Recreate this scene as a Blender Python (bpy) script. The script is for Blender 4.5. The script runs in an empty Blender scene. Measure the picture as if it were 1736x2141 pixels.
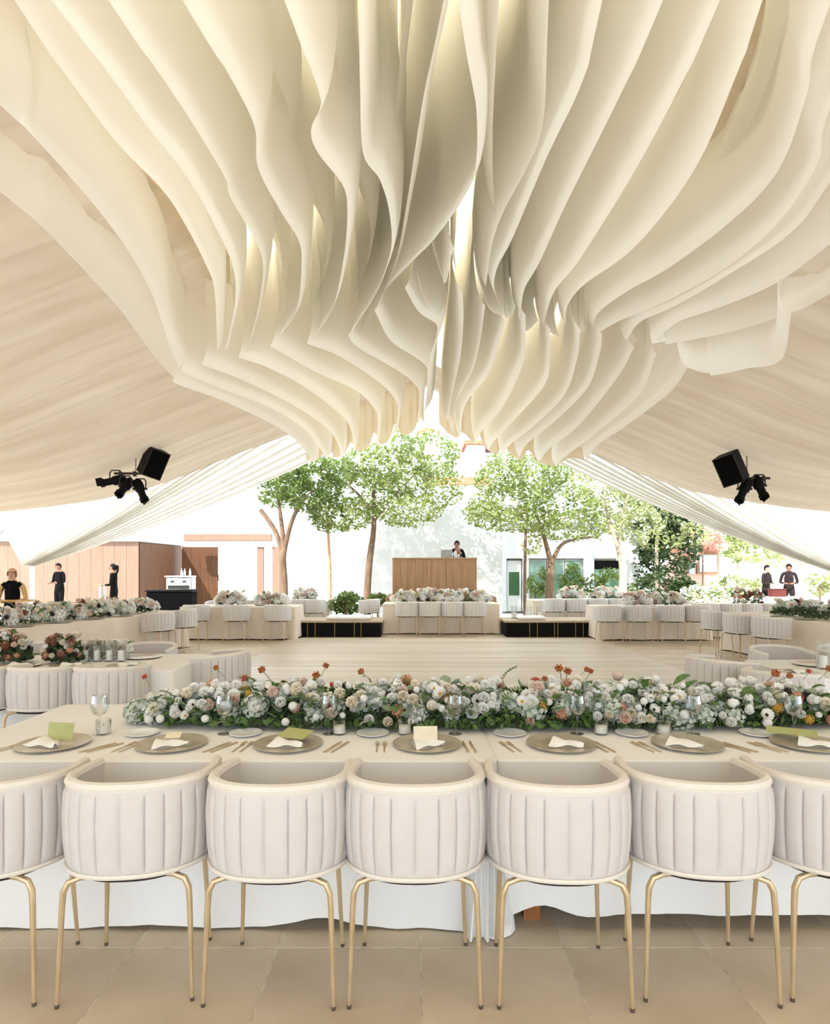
import bpy, bmesh, math, random
from mathutils import Vector, Matrix, noise
R = math.radians
PI = math.pi
random.seed(7)
S = bpy.context.scene
COL = S.collection
F = 1300.0; CX = 868.0; HY = 1190.0; H = 1.6

# ---------------------------------------------------------------- camera, sky, sun, exposure
cd = bpy.data.cameras.new('camera'); cam = bpy.data.objects.new('camera', cd); COL.objects.link(cam)
cam.location = (0, 0, H); cam.rotation_euler = (R(90), 0, 0)
cd.sensor_fit = 'HORIZONTAL'; cd.sensor_width = 36; cd.lens = F / 1736 * 36
cd.shift_y = (HY - 1070.5) / 1736; cd.clip_start = .05; cd.clip_end = 400
S.camera = cam
w = bpy.data.worlds.new('sky'); S.world = w; w.use_nodes = True
bg = w.node_tree.nodes['Background']; bg.inputs[0].default_value = (.81, .92, 1.03, 1); bg.inputs[1].default_value = 2.6
sd = bpy.data.lights.new('sun', 'SUN'); sun = bpy.data.objects.new('sun', sd); COL.objects.link(sun)
sd.energy = 5.0; sd.angle = R(1.0); sd.color = (1, .97, .92)
sun.rotation_euler = Vector((.38, .66, -.65)).to_track_quat('-Z', 'Y').to_euler()
vs = S.view_settings; vs.view_transform = 'Standard'; vs.look = 'None'; vs.gamma = 1; vs.exposure = 0.42; vs.use_curve_mapping = False

# ---------------------------------------------------------------- pixel helpers (real distances)
def at(px, py, Y): return Vector(((px - CX) * Y / F, Y, H - (py - HY) * Y / F))
def X_(px, Y): return (px - CX) * Y / F
def Z_(py, Y): return H - (py - HY) * Y / F
def lerp(a, b, t): return a + (b - a) * t

# ---------------------------------------------------------------- materials
def srgb(c):
    f = lambda v: v / 12.92 if v <= .04045 else ((v + .055) / 1.055) ** 2.4
    return tuple(f(v / 255) for v in c) + (1,)
def mat(name, c, rough=.6, metal=0, c2=None, scale=8, trans=0, spec=.4, stretch=(1, 1, 1), bump=0, bscale=60, detail=4, glass=False, sheen=0, coord='Object'):
    m = bpy.data.materials.new(name); m.use_nodes = True
    nt = m.node_tree; N = nt.nodes; L = nt.links
    b = N['Principled BSDF']; out = N['Material Output']
    col = srgb(c); b.inputs['Base Color'].default_value = col
    b.inputs['Roughness'].default_value = rough; b.inputs['Metallic'].default_value = metal
    b.inputs['Specular IOR Level'].default_value = spec
    tc = N.new('ShaderNodeTexCoord'); mp = N.new('ShaderNodeMapping'); mp.inputs['Scale'].default_value = stretch
    L.new(tc.outputs[coord], mp.inputs['Vector'])
    rgb = None
    if c2:
        nz = N.new('ShaderNodeTexNoise'); nz.inputs['Scale'].default_value = scale; nz.inputs['Detail'].default_value = detail
        L.new(mp.outputs[0], nz.inputs['Vector'])
        mr = N.new('ShaderNodeMapRange'); mr.inputs['From Min'].default_value = .32; mr.inputs['From Max'].default_value = .68
        L.new(nz.outputs['Fac'], mr.inputs['Value'])
        mx = N.new('ShaderNodeMix'); mx.data_type = 'RGBA'
        mx.inputs['A'].default_value = col; mx.inputs['B'].default_value = srgb(c2)
        L.new(mr.outputs[0], mx.inputs['Factor']); rgb = mx.outputs['Result']
        L.new(rgb, b.inputs['Base Color'])
    if bump:
        n2 = N.new('ShaderNodeTexNoise'); n2.inputs['Scale'].default_value = bscale; L.new(mp.outputs[0], n2.inputs['Vector'])
        bp = N.new('ShaderNodeBump'); bp.inputs['Strength'].default_value = bump; bp.inputs['Distance'].default_value = .01
        L.new(n2.outputs['Fac'], bp.inputs['Height']); L.new(bp.outputs[0], b.inputs['Normal'])
    if trans:
        t = N.new('ShaderNodeBsdfTranslucent'); t.inputs[0].default_value = col
        if rgb: L.new(rgb, t.inputs[0])
        ms = N.new('ShaderNodeMixShader'); ms.inputs[0].default_value = trans
        L.new(b.outputs[0], ms.inputs[1]); L.new(t.outputs[0], ms.inputs[2]); L.new(ms.outputs[0], out.inputs[0])
    if glass:
        tr = N.new('ShaderNodeBsdfTransparent'); tr.inputs[0].default_value = (.97, .98, .98, 1); gl = N.new('ShaderNodeBsdfGlossy'); gl.inputs['Roughness'].default_value = .08
        lw = N.new('ShaderNodeLayerWeight'); lw.inputs['Blend'].default_value = .35; ms = N.new('ShaderNodeMixShader')
        L.new(lw.outputs['Facing'], ms.inputs[0]); L.new(tr.outputs[0], ms.inputs[1]); L.new(gl.outputs[0], ms.inputs[2]); L.new(ms.outputs[0], out.inputs[0])
    return m
M = {}
def mk(n, *a, **k): M[n] = mat(n, *a, **k)
mk('liner', (209, 195, 176), .9, c2=(194, 178, 157), scale=1.2, stretch=(.15, 3, 1), trans=.24, spec=.05, bump=.1, bscale=200)
mk('roof_skin', (246, 244, 238), .8, c2=(244, 243, 240), scale=1, trans=.55, spec=.05)
mk('sheer', (240, 226, 198), .9, c2=(236, 222, 194), scale=2, trans=.76, spec=.05)
mk('end_sheet', (244, 232, 208), .9, c2=(240, 226, 200), scale=1.5, trans=.14, spec=.05)
mk('sheet', (255, 254, 249), .9, c2=(255, 252, 246), scale=1.5, trans=.5, spec=.05, bump=.06, bscale=160)
mk('drape', (249, 247, 242), .9, c2=(243, 240, 234), scale=3, trans=.58, spec=.05)
mk('cloth', (244, 242, 239), .85, c2=(238, 236, 232), scale=3, spec=.1, bump=.12, bscale=350)
mk('cloth_beige', (232, 220, 204), .9, c2=(224, 210, 192), scale=3, spec=.1)
mk('chair_fabric', (214, 209, 206), .9, c2=(211, 206, 202), scale=14, spec=.1, bump=.15, bscale=500)
mk('piping', (230, 223, 214), .8, c2=(224, 217, 207), scale=40, spec=.1)
mk('champagne', (214, 192, 156), .38, .55, c2=(200, 178, 142), scale=12)
mk('seat_base', (44, 30, 24), .8, c2=(60, 42, 34), scale=20)
mk('foot_cap', (96, 84, 70), .6, c2=(80, 70, 58), scale=30)
mk('tile', (222, 207, 182), .5, c2=(202, 185, 158), scale=2.2, detail=8, bump=.04, bscale=30, spec=.22)
mk('tile_b', (216, 201, 178), .5, c2=(197, 180, 154), scale=2.6, detail=8, bump=.04, bscale=30, spec=.22)
mk('tile_c', (226, 211, 186), .5, c2=(206, 189, 162), scale=1.9, detail=8, bump=.04, bscale=30, spec=.22)
mk('grout', (236, 226, 208), .8, c2=(190, 178, 158), scale=20)
mk('patio', (236, 232, 224), .8, c2=(226, 222, 212), scale=1.5)
mk('dance', (226, 213, 195), .35, c2=(200, 182, 158), scale=1.0, stretch=(.25, 6, 1))
mk('dance_b', (219, 206, 188), .35, c2=(190, 172, 148), scale=1.2, stretch=(.25, 6, 1))
mk('black', (7, 6, 6), .6, c2=(11, 10, 10), scale=10, spec=.12)
mk('black_cloth', (8, 7, 7), .9, c2=(13, 12, 12), scale=20, spec=.05)
mk('dark_metal', (48, 44, 40), .45, .6, c2=(66, 60, 54), scale=15)
mk('brass', (190, 160, 96), .35, .7, c2=(170, 140, 84), scale=20)
mk('wood_mid', (158, 122, 86), .6, c2=(138, 102, 68), scale=3, stretch=(8, 8, .5))
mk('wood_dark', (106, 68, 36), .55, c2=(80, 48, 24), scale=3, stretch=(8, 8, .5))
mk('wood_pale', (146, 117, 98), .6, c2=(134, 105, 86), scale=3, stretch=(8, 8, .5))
mk('wood_table', (170, 110, 56), .6, c2=(140, 86, 42), scale=6, stretch=(6, 6, 1))
mk('wood_top', (196, 178, 150), .5, c2=(176, 156, 128), scale=4, stretch=(1, 8, 1))
mk('white_wall', (222, 222, 220), .85, c2=(214, 214, 212), scale=3)
mk('pink_wall', (220, 178, 160), .85, c2=(204, 158, 140), scale=2)
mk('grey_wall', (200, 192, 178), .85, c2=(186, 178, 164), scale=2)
mk('terracotta', (196, 128, 96), .8, c2=(170, 104, 76), scale=4)
mk('glass_green', (126, 156, 134), .12, c2=(94, 128, 104), scale=2, spec=.7)
mk('door_green', (72, 110, 70), .3, c2=(58, 92, 56), scale=3)
mk('pane_blue', (184, 196, 208), .15, c2=(168, 182, 198), scale=2)
mk('glass', (250, 252, 252), .03, glass=True)
mk('candle', (250, 246, 236), .5, c2=(244, 238, 226), scale=10)
mk('charger', (208, 197, 178), .3, .25, c2=(178, 166, 146), scale=14)
mk('china', (246, 246, 244), .22, c2=(240, 240, 238), scale=6)
mk('napkin', (250, 249, 246), .85, c2=(242, 241, 237), scale=30)
mk('card_green', (184, 186, 128), .7, c2=(170, 172, 112), scale=10)
mk('card_cream', (240, 230, 206), .7, c2=(230, 216, 186), scale=20)
mk('bark', (142, 116, 94), .85, c2=(112, 90, 72), scale=10, stretch=(1, 1, .3), bump=.4, bscale=30)
mk('bark_pale', (206, 188, 170), .85, c2=(180, 160, 142), scale=8, bump=.3, bscale=30)
mk('bark_stake', (206, 166, 128), .85, c2=(186, 146, 108), scale=8)
mk('leaf_tree', (136, 154, 84), .6, c2=(94, 114, 54), scale=1.6, trans=.35, detail=6)
mk('leaf_bright', (162, 174, 102), .6, c2=(118, 138, 66), scale=1.6, trans=.36, detail=6)
mk('leaf_pale', (186, 188, 130), .6, c2=(134, 146, 92), scale=1.6, trans=.3, detail=6)
mk('leaf_dark', (78, 96, 56), .6, c2=(48, 70, 32), scale=1.8, trans=.2, detail=6)
mk('leaf_pink', (226, 176, 168), .7, c2=(214, 196, 168), scale=3, trans=.3)
mk('blossom_tree', (250, 246, 236), .7, c2=(240, 234, 220), scale=4, trans=.4)
mk('fl_white', (250, 249, 245), .7, c2=(242, 240, 232), scale=6, trans=.25, coord='Object')
mk('fl_cream', (248, 241, 224), .7, c2=(242, 231, 208), scale=6, trans=.25)
mk('fl_blush', (238, 216, 204), .7, c2=(226, 196, 180), scale=6, trans=.25)
mk('fl_sage', (218, 222, 208), .7, c2=(198, 208, 192), scale=3, trans=.25)
mk('fl_orange', (206, 138, 92), .7, c2=(190, 116, 70), scale=6, trans=.25)
mk('fl_peach', (222, 172, 140), .7, c2=(206, 146, 112), scale=6, trans=.25)
mk('fl_coral', (216, 128, 108), .7, c2=(200, 104, 84), scale=6, trans=.25)
mk('fl_rust', (140, 92, 66), .7, c2=(108, 66, 48), scale=6, trans=.15)
mk('fl_yellow', (196, 158, 66), .7, c2=(170, 128, 46), scale=6)
mk('fl_dark', (54, 40, 44), .8, c2=(36, 28, 30), scale=6)
mk('euc', (176, 192, 166), .6, c2=(148, 168, 138), scale=4, trans=.2)
mk('leaf', (116, 144, 84), .5, c2=(80, 112, 56), scale=5, trans=.2)
mk('moss', (84, 102, 66), .9, c2=(58, 76, 46), scale=20, trans=.1)
mk('stem', (116, 138, 84), .7, c2=(96, 118, 66), scale=20)
mk('skin', (206, 160, 132), .55, c2=(196, 148, 120), scale=10)
mk('skin_dark', (150, 108, 84), .55, c2=(138, 96, 74), scale=10)
mk('hair_dark', (18, 13, 12), .6, c2=(28, 20, 18), scale=40, spec=.15)
mk('shirt_white', (240, 240, 238), .8, c2=(230, 230, 228), scale=10)
mk('shirt_tan', (206, 172, 110), .8, c2=(190, 154, 94), scale=10)
mk('suit', (14, 13, 14), .85, c2=(22, 20, 22), scale=12, spec=.08)
mk('brown_cloth', (44, 28, 24), .85, c2=(32, 20, 17), scale=14)
mk('silver', (206, 206, 204), .25, .8, c2=(180, 180, 178), scale=6)
mk('grey_plastic', (150, 148, 140), .6, c2=(134, 132, 124), scale=10)
mk('eye', (30, 24, 22), .3, c2=(40, 30, 26), scale=10)
mk('lip', (170, 104, 92), .5, c2=(158, 94, 84), scale=10)
mk('red_box', (108, 46, 38), .7, c2=(90, 38, 32), scale=10)

# ---------------------------------------------------------------- mesh helpers
class MB:
    def __init__(s): s.v = []; s.f = []; s.mi = []
    def add(s, vs_, fs, mi=0):
        o = len(s.v); s.v += [tuple(v) for v in vs_]; s.f += [tuple(i + o for i in f) for f in fs]; s.mi += [mi] * len(fs); return s
    def box(s, c, d, rot=0, mi=0, taper=1.0):
        x, y, z = d[0] / 2, d[1] / 2, d[2] / 2; cr, sr = math.cos(rot), math.sin(rot); P = []
        for sz in (-1, 1):
            k = taper if sz > 0 else 1
            for sx, sy in ((-1, -1), (1, -1), (1, 1), (-1, 1)):
                a, b = sx * x * k, sy * y * k
                P.append((c[0] + a * cr - b * sr, c[1] + a * sr + b * cr, c[2] + sz * z))
        return s.add(P, [(3, 2, 1, 0), (4, 5, 6, 7), (0, 1, 5, 4), (1, 2, 6, 5), (2, 3, 7, 6), (3, 0, 4, 7)], mi)
    def bbox(s, c, d, bev=.01, rot=0, mi=0):
        # chamfered box: 24 vertices
        x, y, z = d[0] / 2, d[1] / 2, d[2] / 2; b = min(bev, x * .9, y * .9, z * .9); bm = bmesh.new()
        bmesh.ops.create_cube(bm, size=1)
        for v in bm.verts: v.co = Vector((v.co.x * d[0], v.co.y * d[1], v.co.z * d[2]))
        bmesh.ops.bevel(bm, geom=list(bm.edges), offset=b, segments=1, affect='EDGES')
        m = Matrix.Translation(c) @ Matrix.Rotation(rot, 4, 'Z'); bm.verts.index_update()
        s.add([m @ v.co for v in bm.verts], [[v.index for v in f.verts] for f in bm.faces], mi); bm.free(); return s
    def tube(s, pts, r, n=8, mi=0, cap=True):
        pts = [Vector(p) for p in pts]; k = len(pts)
        rs = r if isinstance(r, (list, tuple)) else [r] * k
        rings = []; up = None
        for i, p in enumerate(pts):
            d = (pts[min(i + 1, k - 1)] - pts[max(i - 1, 0)]).normalized()
            if up is None: up = Vector((0, 0, 1)) if abs(d.z) < .9 else Vector((1, 0, 0))
            a = d.cross(up); a = a.normalized() if a.length > 1e-6 else Vector((1, 0, 0)); b = a.cross(d).normalized(); up = b
            rings.append([p + (a * math.cos(2 * PI * j / n) + b * math.sin(2 * PI * j / n)) * rs[i] for j in range(n)])
        V = [v for r_ in rings for v in r_]; Fc = []
        for i in range(k - 1):
            for j in range(n):
                Fc.append((i * n + j, i * n + (j + 1) % n, (i + 1) * n + (j + 1) % n, (i + 1) * n + j))
        if cap: Fc.append(tuple(range(n - 1, -1, -1))); Fc.append(tuple((k - 1) * n + j for j in range(n)))
        return s.add(V, Fc, mi)
    def lathe(s, prof, c=(0, 0, 0), n=20, mi=0, sx=1, sy=1):
        V = []; k = len(prof)
        for r, z in prof:
            for j in range(n): V.append((c[0] + r * sx * math.cos(2 * PI * j / n), c[1] + r * sy * math.sin(2 * PI * j / n), c[2] + z))
        Fc = [(i * n + j, i * n + (j + 1) % n, (i + 1) * n + (j + 1) % n, (i + 1) * n + j) for i in range(k - 1) for j in range(n)]
        return s.add(V, Fc, mi)
    def grid(s, P, mi=0):
        nu, nv = len(P), len(P[0]); V = [p for row in P for p in row]
        return s.add(V, [(i * nv + j, i * nv + j + 1, (i + 1) * nv + j + 1, (i + 1) * nv + j) for i in range(nu - 1) for j in range(nv - 1)], mi)
    def mesh(s, name, m, smooth=True):
        me = bpy.data.meshes.new(name); me.from_pydata(s.v, [], s.f)
        for x in (m if isinstance(m, (list, tuple)) else [m]): me.materials.append(M[x])
        if any(s.mi): me.polygons.foreach_set('material_index', s.mi)
        if smooth: me.polygons.foreach_set('use_smooth', [True] * len(s.f))
        me.update()
        if smooth:
            try: me.set_sharp_from_angle(angle=R(40))
            except Exception: pass
        return me
    def build(s, name, m, parent=None, smooth=True, **k):
        return obj(name, s.mesh(name, m, smooth), parent, **k)

def obj(name, me, parent=None, loc=None, rot=None, scale=None, label=None, cat=None, group=None, kind=None):
    o = bpy.data.objects.new(name, me); COL.objects.link(o)
    if parent: o.parent = parent
    if loc is not None: o.location = loc
    if rot is not None: o.rotation_euler = rot
    if scale is not None: o.scale = (scale,) * 3 if isinstance(scale, (int, float)) else scale
    return tag(o, label, cat, group, kind)
def tag(o, label=None, cat=None, group=None, kind=None):
    if label: o['label'] = label
    if cat: o['category'] = cat
    if group: o['group'] = group
    if kind: o['kind'] = kind
    return o
def thing(name, label, cat, loc=(0, 0, 0), rz=0, group=None):
    o = obj(name, None, None, loc, (0, 0, rz), None, label, cat, group); o.empty_display_size = .1; return o
def dup(root, loc, rz, label, group=None):
    r = root.copy(); COL.objects.link(r); r.location = loc; r.rotation_euler = (0, 0, rz); r['label'] = label
    if group: r['group'] = group
    for ch in KIDS[root.name]:
        c = ch.copy(); COL.objects.link(c); c.parent = r
        for g in KIDS.get(ch.name, []):
            d = g.copy(); COL.objects.link(d); d.parent = c
    return r
KIDS = {}
def remember(root):
    al = list(bpy.data.objects)
    KIDS[root.name] = [o for o in al if o.parent is root]
    for c in KIDS[root.name]: KIDS[c.name] = [o for o in al if o.parent is c]
def cat_rom(P, n):
    P = [Vector(p) for p in P]; P = [P[0] * 2 - P[1]] + P + [P[-1] * 2 - P[-2]]; out = []
    segs = len(P) - 3
    for k in range(n + 1):
        u = k / n * segs; i = min(int(u), segs - 1); t = u - i
        a, b, c, d = P[i:i + 4]
        out.append(.5 * ((2 * b) + (c - a) * t + (2 * a - 5 * b + 4 * c - d) * t * t + (3 * b - a - 3 * c + d) * t ** 3))
    return out
ORD = ['first', 'second', 'third', 'fourth', 'fifth', 'sixth', 'seventh', 'eighth', 'ninth', 'tenth']

# ================================================================ SETTING
# ---- floor with single tiles
T = .606; Y0 = 1.982 and 1.6 / (1982 - HY) * F     # a joint runs at this depth
fl = MB(); fl.box((0, 3.6, -.0515), (26, 24, .1)); floor = fl.build('floor', 'grout', None, False, kind='structure')
tm = {}
for k in ('tile', 'tile_b', 'tile_c'):
    b = MB(); b.bbox((0, 0, 0), (T - .006, T - .006, .012), .002); tm[k] = b.mesh('tile', k, False)
jx = X_(880, Y0); cnt = 0; rest = MB()
rows = [j for j in range(-3, 22)]
cells = []
for j in rows:
    yc = Y0 + (j + .5) * T
    if yc > 15.3: continue
    lim = 868 * max(yc + .3, 1) / F + .7
    for i in range(-20, 20):
        xc = jx + (i + .5) * T
        if abs(xc) < lim and abs(xc) < 12: cells.append((yc, xc))
cells.sort()
dfx = (-2.86, 4.15); dfy = (7.0, 14.05)
for yc, xc in cells:
    if yc > dfy[0] + .4 and yc < dfy[1] - .4 and dfx[0] + .35 < xc < dfx[1] - .35: continue
    if cnt < 298:
        obj('tile', tm[random.choice(('tile', 'tile', 'tile_b', 'tile_c'))], floor, (xc, yc, -.006), (0, 0, random.choice((0, PI)))); cnt += 1
    else: rest.box((xc, yc, -.006), (T - .006, T - .006, .012))
rest.build('tile_field', 'tile', floor, False, kind='stuff')
g = MB(); g.box((0, 60, -.14), (160, 150, .06)); g.build('trim_1', 'patio', None, False, kind='structure', label='pale stone terrace paving outside the tent')

# ---- ceiling liner
def prof(x):
    K = [(0, 6.2), (1.5, 5.62), (3.1, 4.95), (4.3, 4.5), (5.5, 3.99), (6.5, 3.64), (7.5, 3.42), (8.5, 3.27), (10, 3.12), (12.5, 3.0)]
    x = abs(x)
    for (a, za), (b, zb) in zip(K, K[1:]):
        if x <= b: return lerp(za, zb, (x - a) / (b - a))
    return 3.0
GAB = 15.2
def ceil_z(x, y):
    t = ((GAB - y) / 4.0) % 1.0
    return prof(x) + .0 - .22 * math.sin(PI * t) * min(1, abs(x) / 2) * (1 if y < GAB else 0)
ce = MB()
xs = [-12.5 + 25 * i / 70 for i in range(71)]
ys = []; y = -7.5
while y < GAB - .001: ys.append(y); y += .04 if y > 1 else .2
ys.append(GAB)
def pleat(x, y):
    q = -abs(noise.noise(Vector((x * .10, y * 2.4, 1.7)))) * .16 - abs(noise.noise(Vector((x * .16, y * 6.0, 8.7)))) * .07
    return q
ce.grid([[(x, y, ceil_z(x, y) + pleat(x, y)) for y in ys] for x in xs])
# made-up opening in the liner, lets roof light down onto the canopy sheets
ce.f = [f for f in ce.f if not (all(abs(ce.v[i][0]) < 2.2 for i in f) and 0 < ce.v[f[0]][1] < 13.2)]; ce.mi = [0] * len(ce.f)
so = MB(); so.grid([[(x, y, ceil_z(x, y) + .06 + .5 * pleat(x, y)) for y in [k * .15 - .1 for k in range(90)]] for x in [-2.5 + 5 * k / 16 for k in range(17)]])
so.build('trim_3', 'sheer', None, True, kind='structure', label='added sheer golden layer tinting the light above the fabric canopy')  # added layer, dims and gilds the light coming through the liner opening
ce.build('ceiling', 'liner', None, True, kind='structure', label='pleated beige fabric liner of the tent roof')

# ---- outer tent roof above the liner
ro = MB(); xs2 = [-12.9 + 25.8 * i / 24 for i in range(25)]
ro.grid([[(x, y, prof(x) + .45) for y in (-7.7, 0, 8, GAB + .1)] for x in xs2]); ro.build('trim_2', 'roof_skin', None, True, kind='structure', label='white outer tent roof skin')
# ---- gable drapes (white, backlit, drawn to the sides)
def gable(sx, tie, last, name, lab):
    mb = MB(); rows_ = []; n = 150
    for i in range(n + 1):
        u = i / n
        X = lerp(tie[0] + sx * .9, last[0], u); top = ceil_z(X, GAB) - .02
        if u > .72: top = lerp(ceil_z(lerp(tie[0] + sx * .9, last[0], .72), GAB) - .02, last[1], (u - .72) / .28)
        A = Vector((X, GAB + .02, top)); B = Vector((tie[0] - sx * .30 * u + sx * .15, GAB + .05, tie[1] + .05 * (1 - u)))
        row = []
        for k in range(13):
            t = k / 12
            p = A.lerp(B, t); sag = -.22 * math.sin(PI * t) * u
            amp = .13 * (1 - .6 * t)
            p += Vector((0, amp * math.sin(u * 17 * PI * 2 + 3 * noise.noise(Vector((u * 6, 0, 0)))), sag))
            row.append(p)
        rows_.append(row)
    mb.grid(rows_)
    o = mb.build(name, 'drape', None, True, label=lab, cat='drape', group='white gable drapes')
gable(-1, (-9.5, 1.66), (-.6, 5.15), 'gable_drape', 'white gathered gable drape pulled to the left tent leg')
gable(1, (10.3, 1.55), (1.2, 5.35), 'gable_drape', 'white gathered gable drape pulled to the right tent side')
b = MB(); b.bbox((X_(54, GAB), GAB + .25, 1.6), (.09, .09, 3.2), .01); b.bbox((X_(54, GAB), GAB + .25, .02), (.3, .3, .04), .01)
lg = thing('tent_post', 'slim pale tent post at far left with thin bracing cables', 'post')
b.build('post', 'drape', lg, False)
for q in ((0, 1120, 52, 1060), (0, 1080, 16, 1110)):
    c = MB(); c.tube([at(q[0] - 30, q[1] + 30, GAB + .25), at(q[2], q[3], GAB + .25)], .012, 6); c.build('cable', 'grey_plastic', lg)

# ================================================================ FABRIC INSTALLATION: hung sheets, bottoms about 4.2 m up
inst = thing('fabric_canopy', 'large cream installation of hanging rippled fabric sheets under the tent roof', 'fabric canopy')
def sheet(edge, h0, h1, side, ext=True, flare=.05, up=None, n=46, Yf=None, m_='sheet'):
    P = []
    m = len(edge)
    for i, (px, py) in enumerate(edge):
        h = lerp(h0, h1, i / (m - 1)) if Yf is None else (HY - py) * Yf / F; Y = h * F / (HY - py); P.append(Vector((X_(px, Y), Y, H + h)))
    if ext:
        d = (P[0] - P[1]); d = d / max(abs(d.y), .2) * 2.2; d.z = .25; d.x = max(-.5, min(.5, d.x)); d.y = -2.2; P = [P[0] + d] + P
    C = cat_rom(P, n); mb = MB(); rows_ = []
    s0 = random.random() * 10
    for i, p in enumerate(C):
        a = C[max(i - 1, 0)]; c = C[min(i + 1, n)]; t = (c - a); t.z = 0; t.normalize(); nr = Vector((t.y, -t.x, 0))
        if nr.x * side < 0: nr = -nr
        top = max(ceil_z(p.x, p.y) - .06, p.z + .28) if up is None else p.z + up
        hh = top - p.z; row = []
        for k in range(11):
            u = (k / 10) ** 1.7; z = p.z + hh * u
            off = flare * math.exp(-u * hh / .10) - .05 * math.sin(min(1, u * 1.4) * PI)
            off += .05 * u * noise.noise(Vector((s0, i * .18, u * 1.2)))
            row.append(Vector((p.x, p.y, z)) + nr * off)
        rows_.append(row)
    mb.grid(rows_)
    return mb.build('fabric_sheet', m_, inst)
FT = [  # front tier: lower edges, near end first
 ([(0, 389), (104, 477), (207, 586), (270, 658), (337, 752), (389, 806)], 2.75, 2.45, -1),
 ([(0, 202), (62, 259), (156, 363), (233, 456), (290, 539), (332, 622), (363, 720), (384, 770)], 2.75, 2.45, -1),
 ([(52, 0), (156, 155), (259, 295), (352, 394), (394, 456), (441, 549), (461, 612), (464, 733)], 2.7, 2.5, -1),
 ([(130, 0), (230, 130), (330, 270), (400, 360), (455, 455), (500, 560), (502, 640), (480, 735)], 2.7, 2.5, -1),
 ([(249, 0), (337, 130), (415, 249), (487, 373), (498, 415), (560, 534), (555, 622), (539, 689), (522, 746)], 2.7, 2.55, -1),
 ([(404, 0), (492, 145), (550, 265), (556, 352), (601, 441), (638, 503), (643, 560), (630, 653), (591, 708)], 2.7, 2.55, -1),
 ([(617, 0), (669, 140), (689, 205), (686, 235), (668, 275), (681, 318), (731, 384), (741, 441), (731, 544), (705, 648), (658, 720)], 2.7, 2.55, -1),
 ([(772, 0), (772, 181), (776, 321), (809, 373), (829, 446), (829, 529), (793, 622), (741, 700)], 2.7, 2.55, -1),
 ([(950, 0), (903, 207), (867, 415), (840, 545), (800, 640), (760, 705)], 2.75, 2.6, -1),
 ([(981, 0), (1004, 155), (1015, 233), (1012, 337), (991, 404), (924, 498), (862, 560), (815, 610), (800, 645)], 2.65, 2.6, -1),
 ([(1022, 0), (1018, 120), (1014, 260), (1016, 370), (1024, 440), (1034, 452)], 2.8, 2.75, 1),
 ([(1126, 0), (1118, 259), (1085, 353), (1036, 449), (1015, 520), (1005, 600)], 2.75, 2.65, 1),
 ([(1238, 0), (1199, 171), (1126, 332), (1059, 498), (1028, 560), (1023, 607), (1043, 650)], 2.7, 2.6, 1),
 ([(1365, 0), (1282, 192), (1168, 430), (1116, 549), (1085, 607), (1077, 669)], 2.7, 2.6, 1),
 ([(1484, 0), (1406, 176), (1303, 373), (1199, 544), (1147, 612), (1126, 682)], 2.7, 2.6, 1),
 ([(1572, 0), (1525, 145), (1432, 363), (1313, 518), (1209, 596), (1175, 643), (1173, 680)], 2.7, 2.6, 1),
 ([(1717, 0), (1665, 207), (1608, 363), (1510, 467), (1386, 560), (1303, 607), (1240, 655), (1232, 690)], 2.7, 2.6, 1),
 ([(1736, 180), (1690, 350), (1600, 480), (1490, 570), (1360, 640), (1290, 668), (1240, 696)], 2.68, 2.55, 1),
 ([(1733, 363), (1640, 487), (1510, 575), (1400, 640), (1330, 672), (1300, 712)], 2.65, 2.5, 1),
 ([(1736, 500), (1614, 590), (1500, 640), (1410, 672), (1362, 712)], 2.62, 2.45, 1),
 ([(1736, 607), (1640, 655), (1540, 688), (1420, 712), (1360, 722)], 2.6, 2.4, 1),
 ([(1642, 656), (1624, 752), (1560, 768), (1479, 783), (1424, 770)], 2.3, 2.2, 1),
]
for e, h0, h1, sd_ in FT: sheet(e, h0, h1, sd_, ext=e[0][0] not in (1642,))
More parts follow.
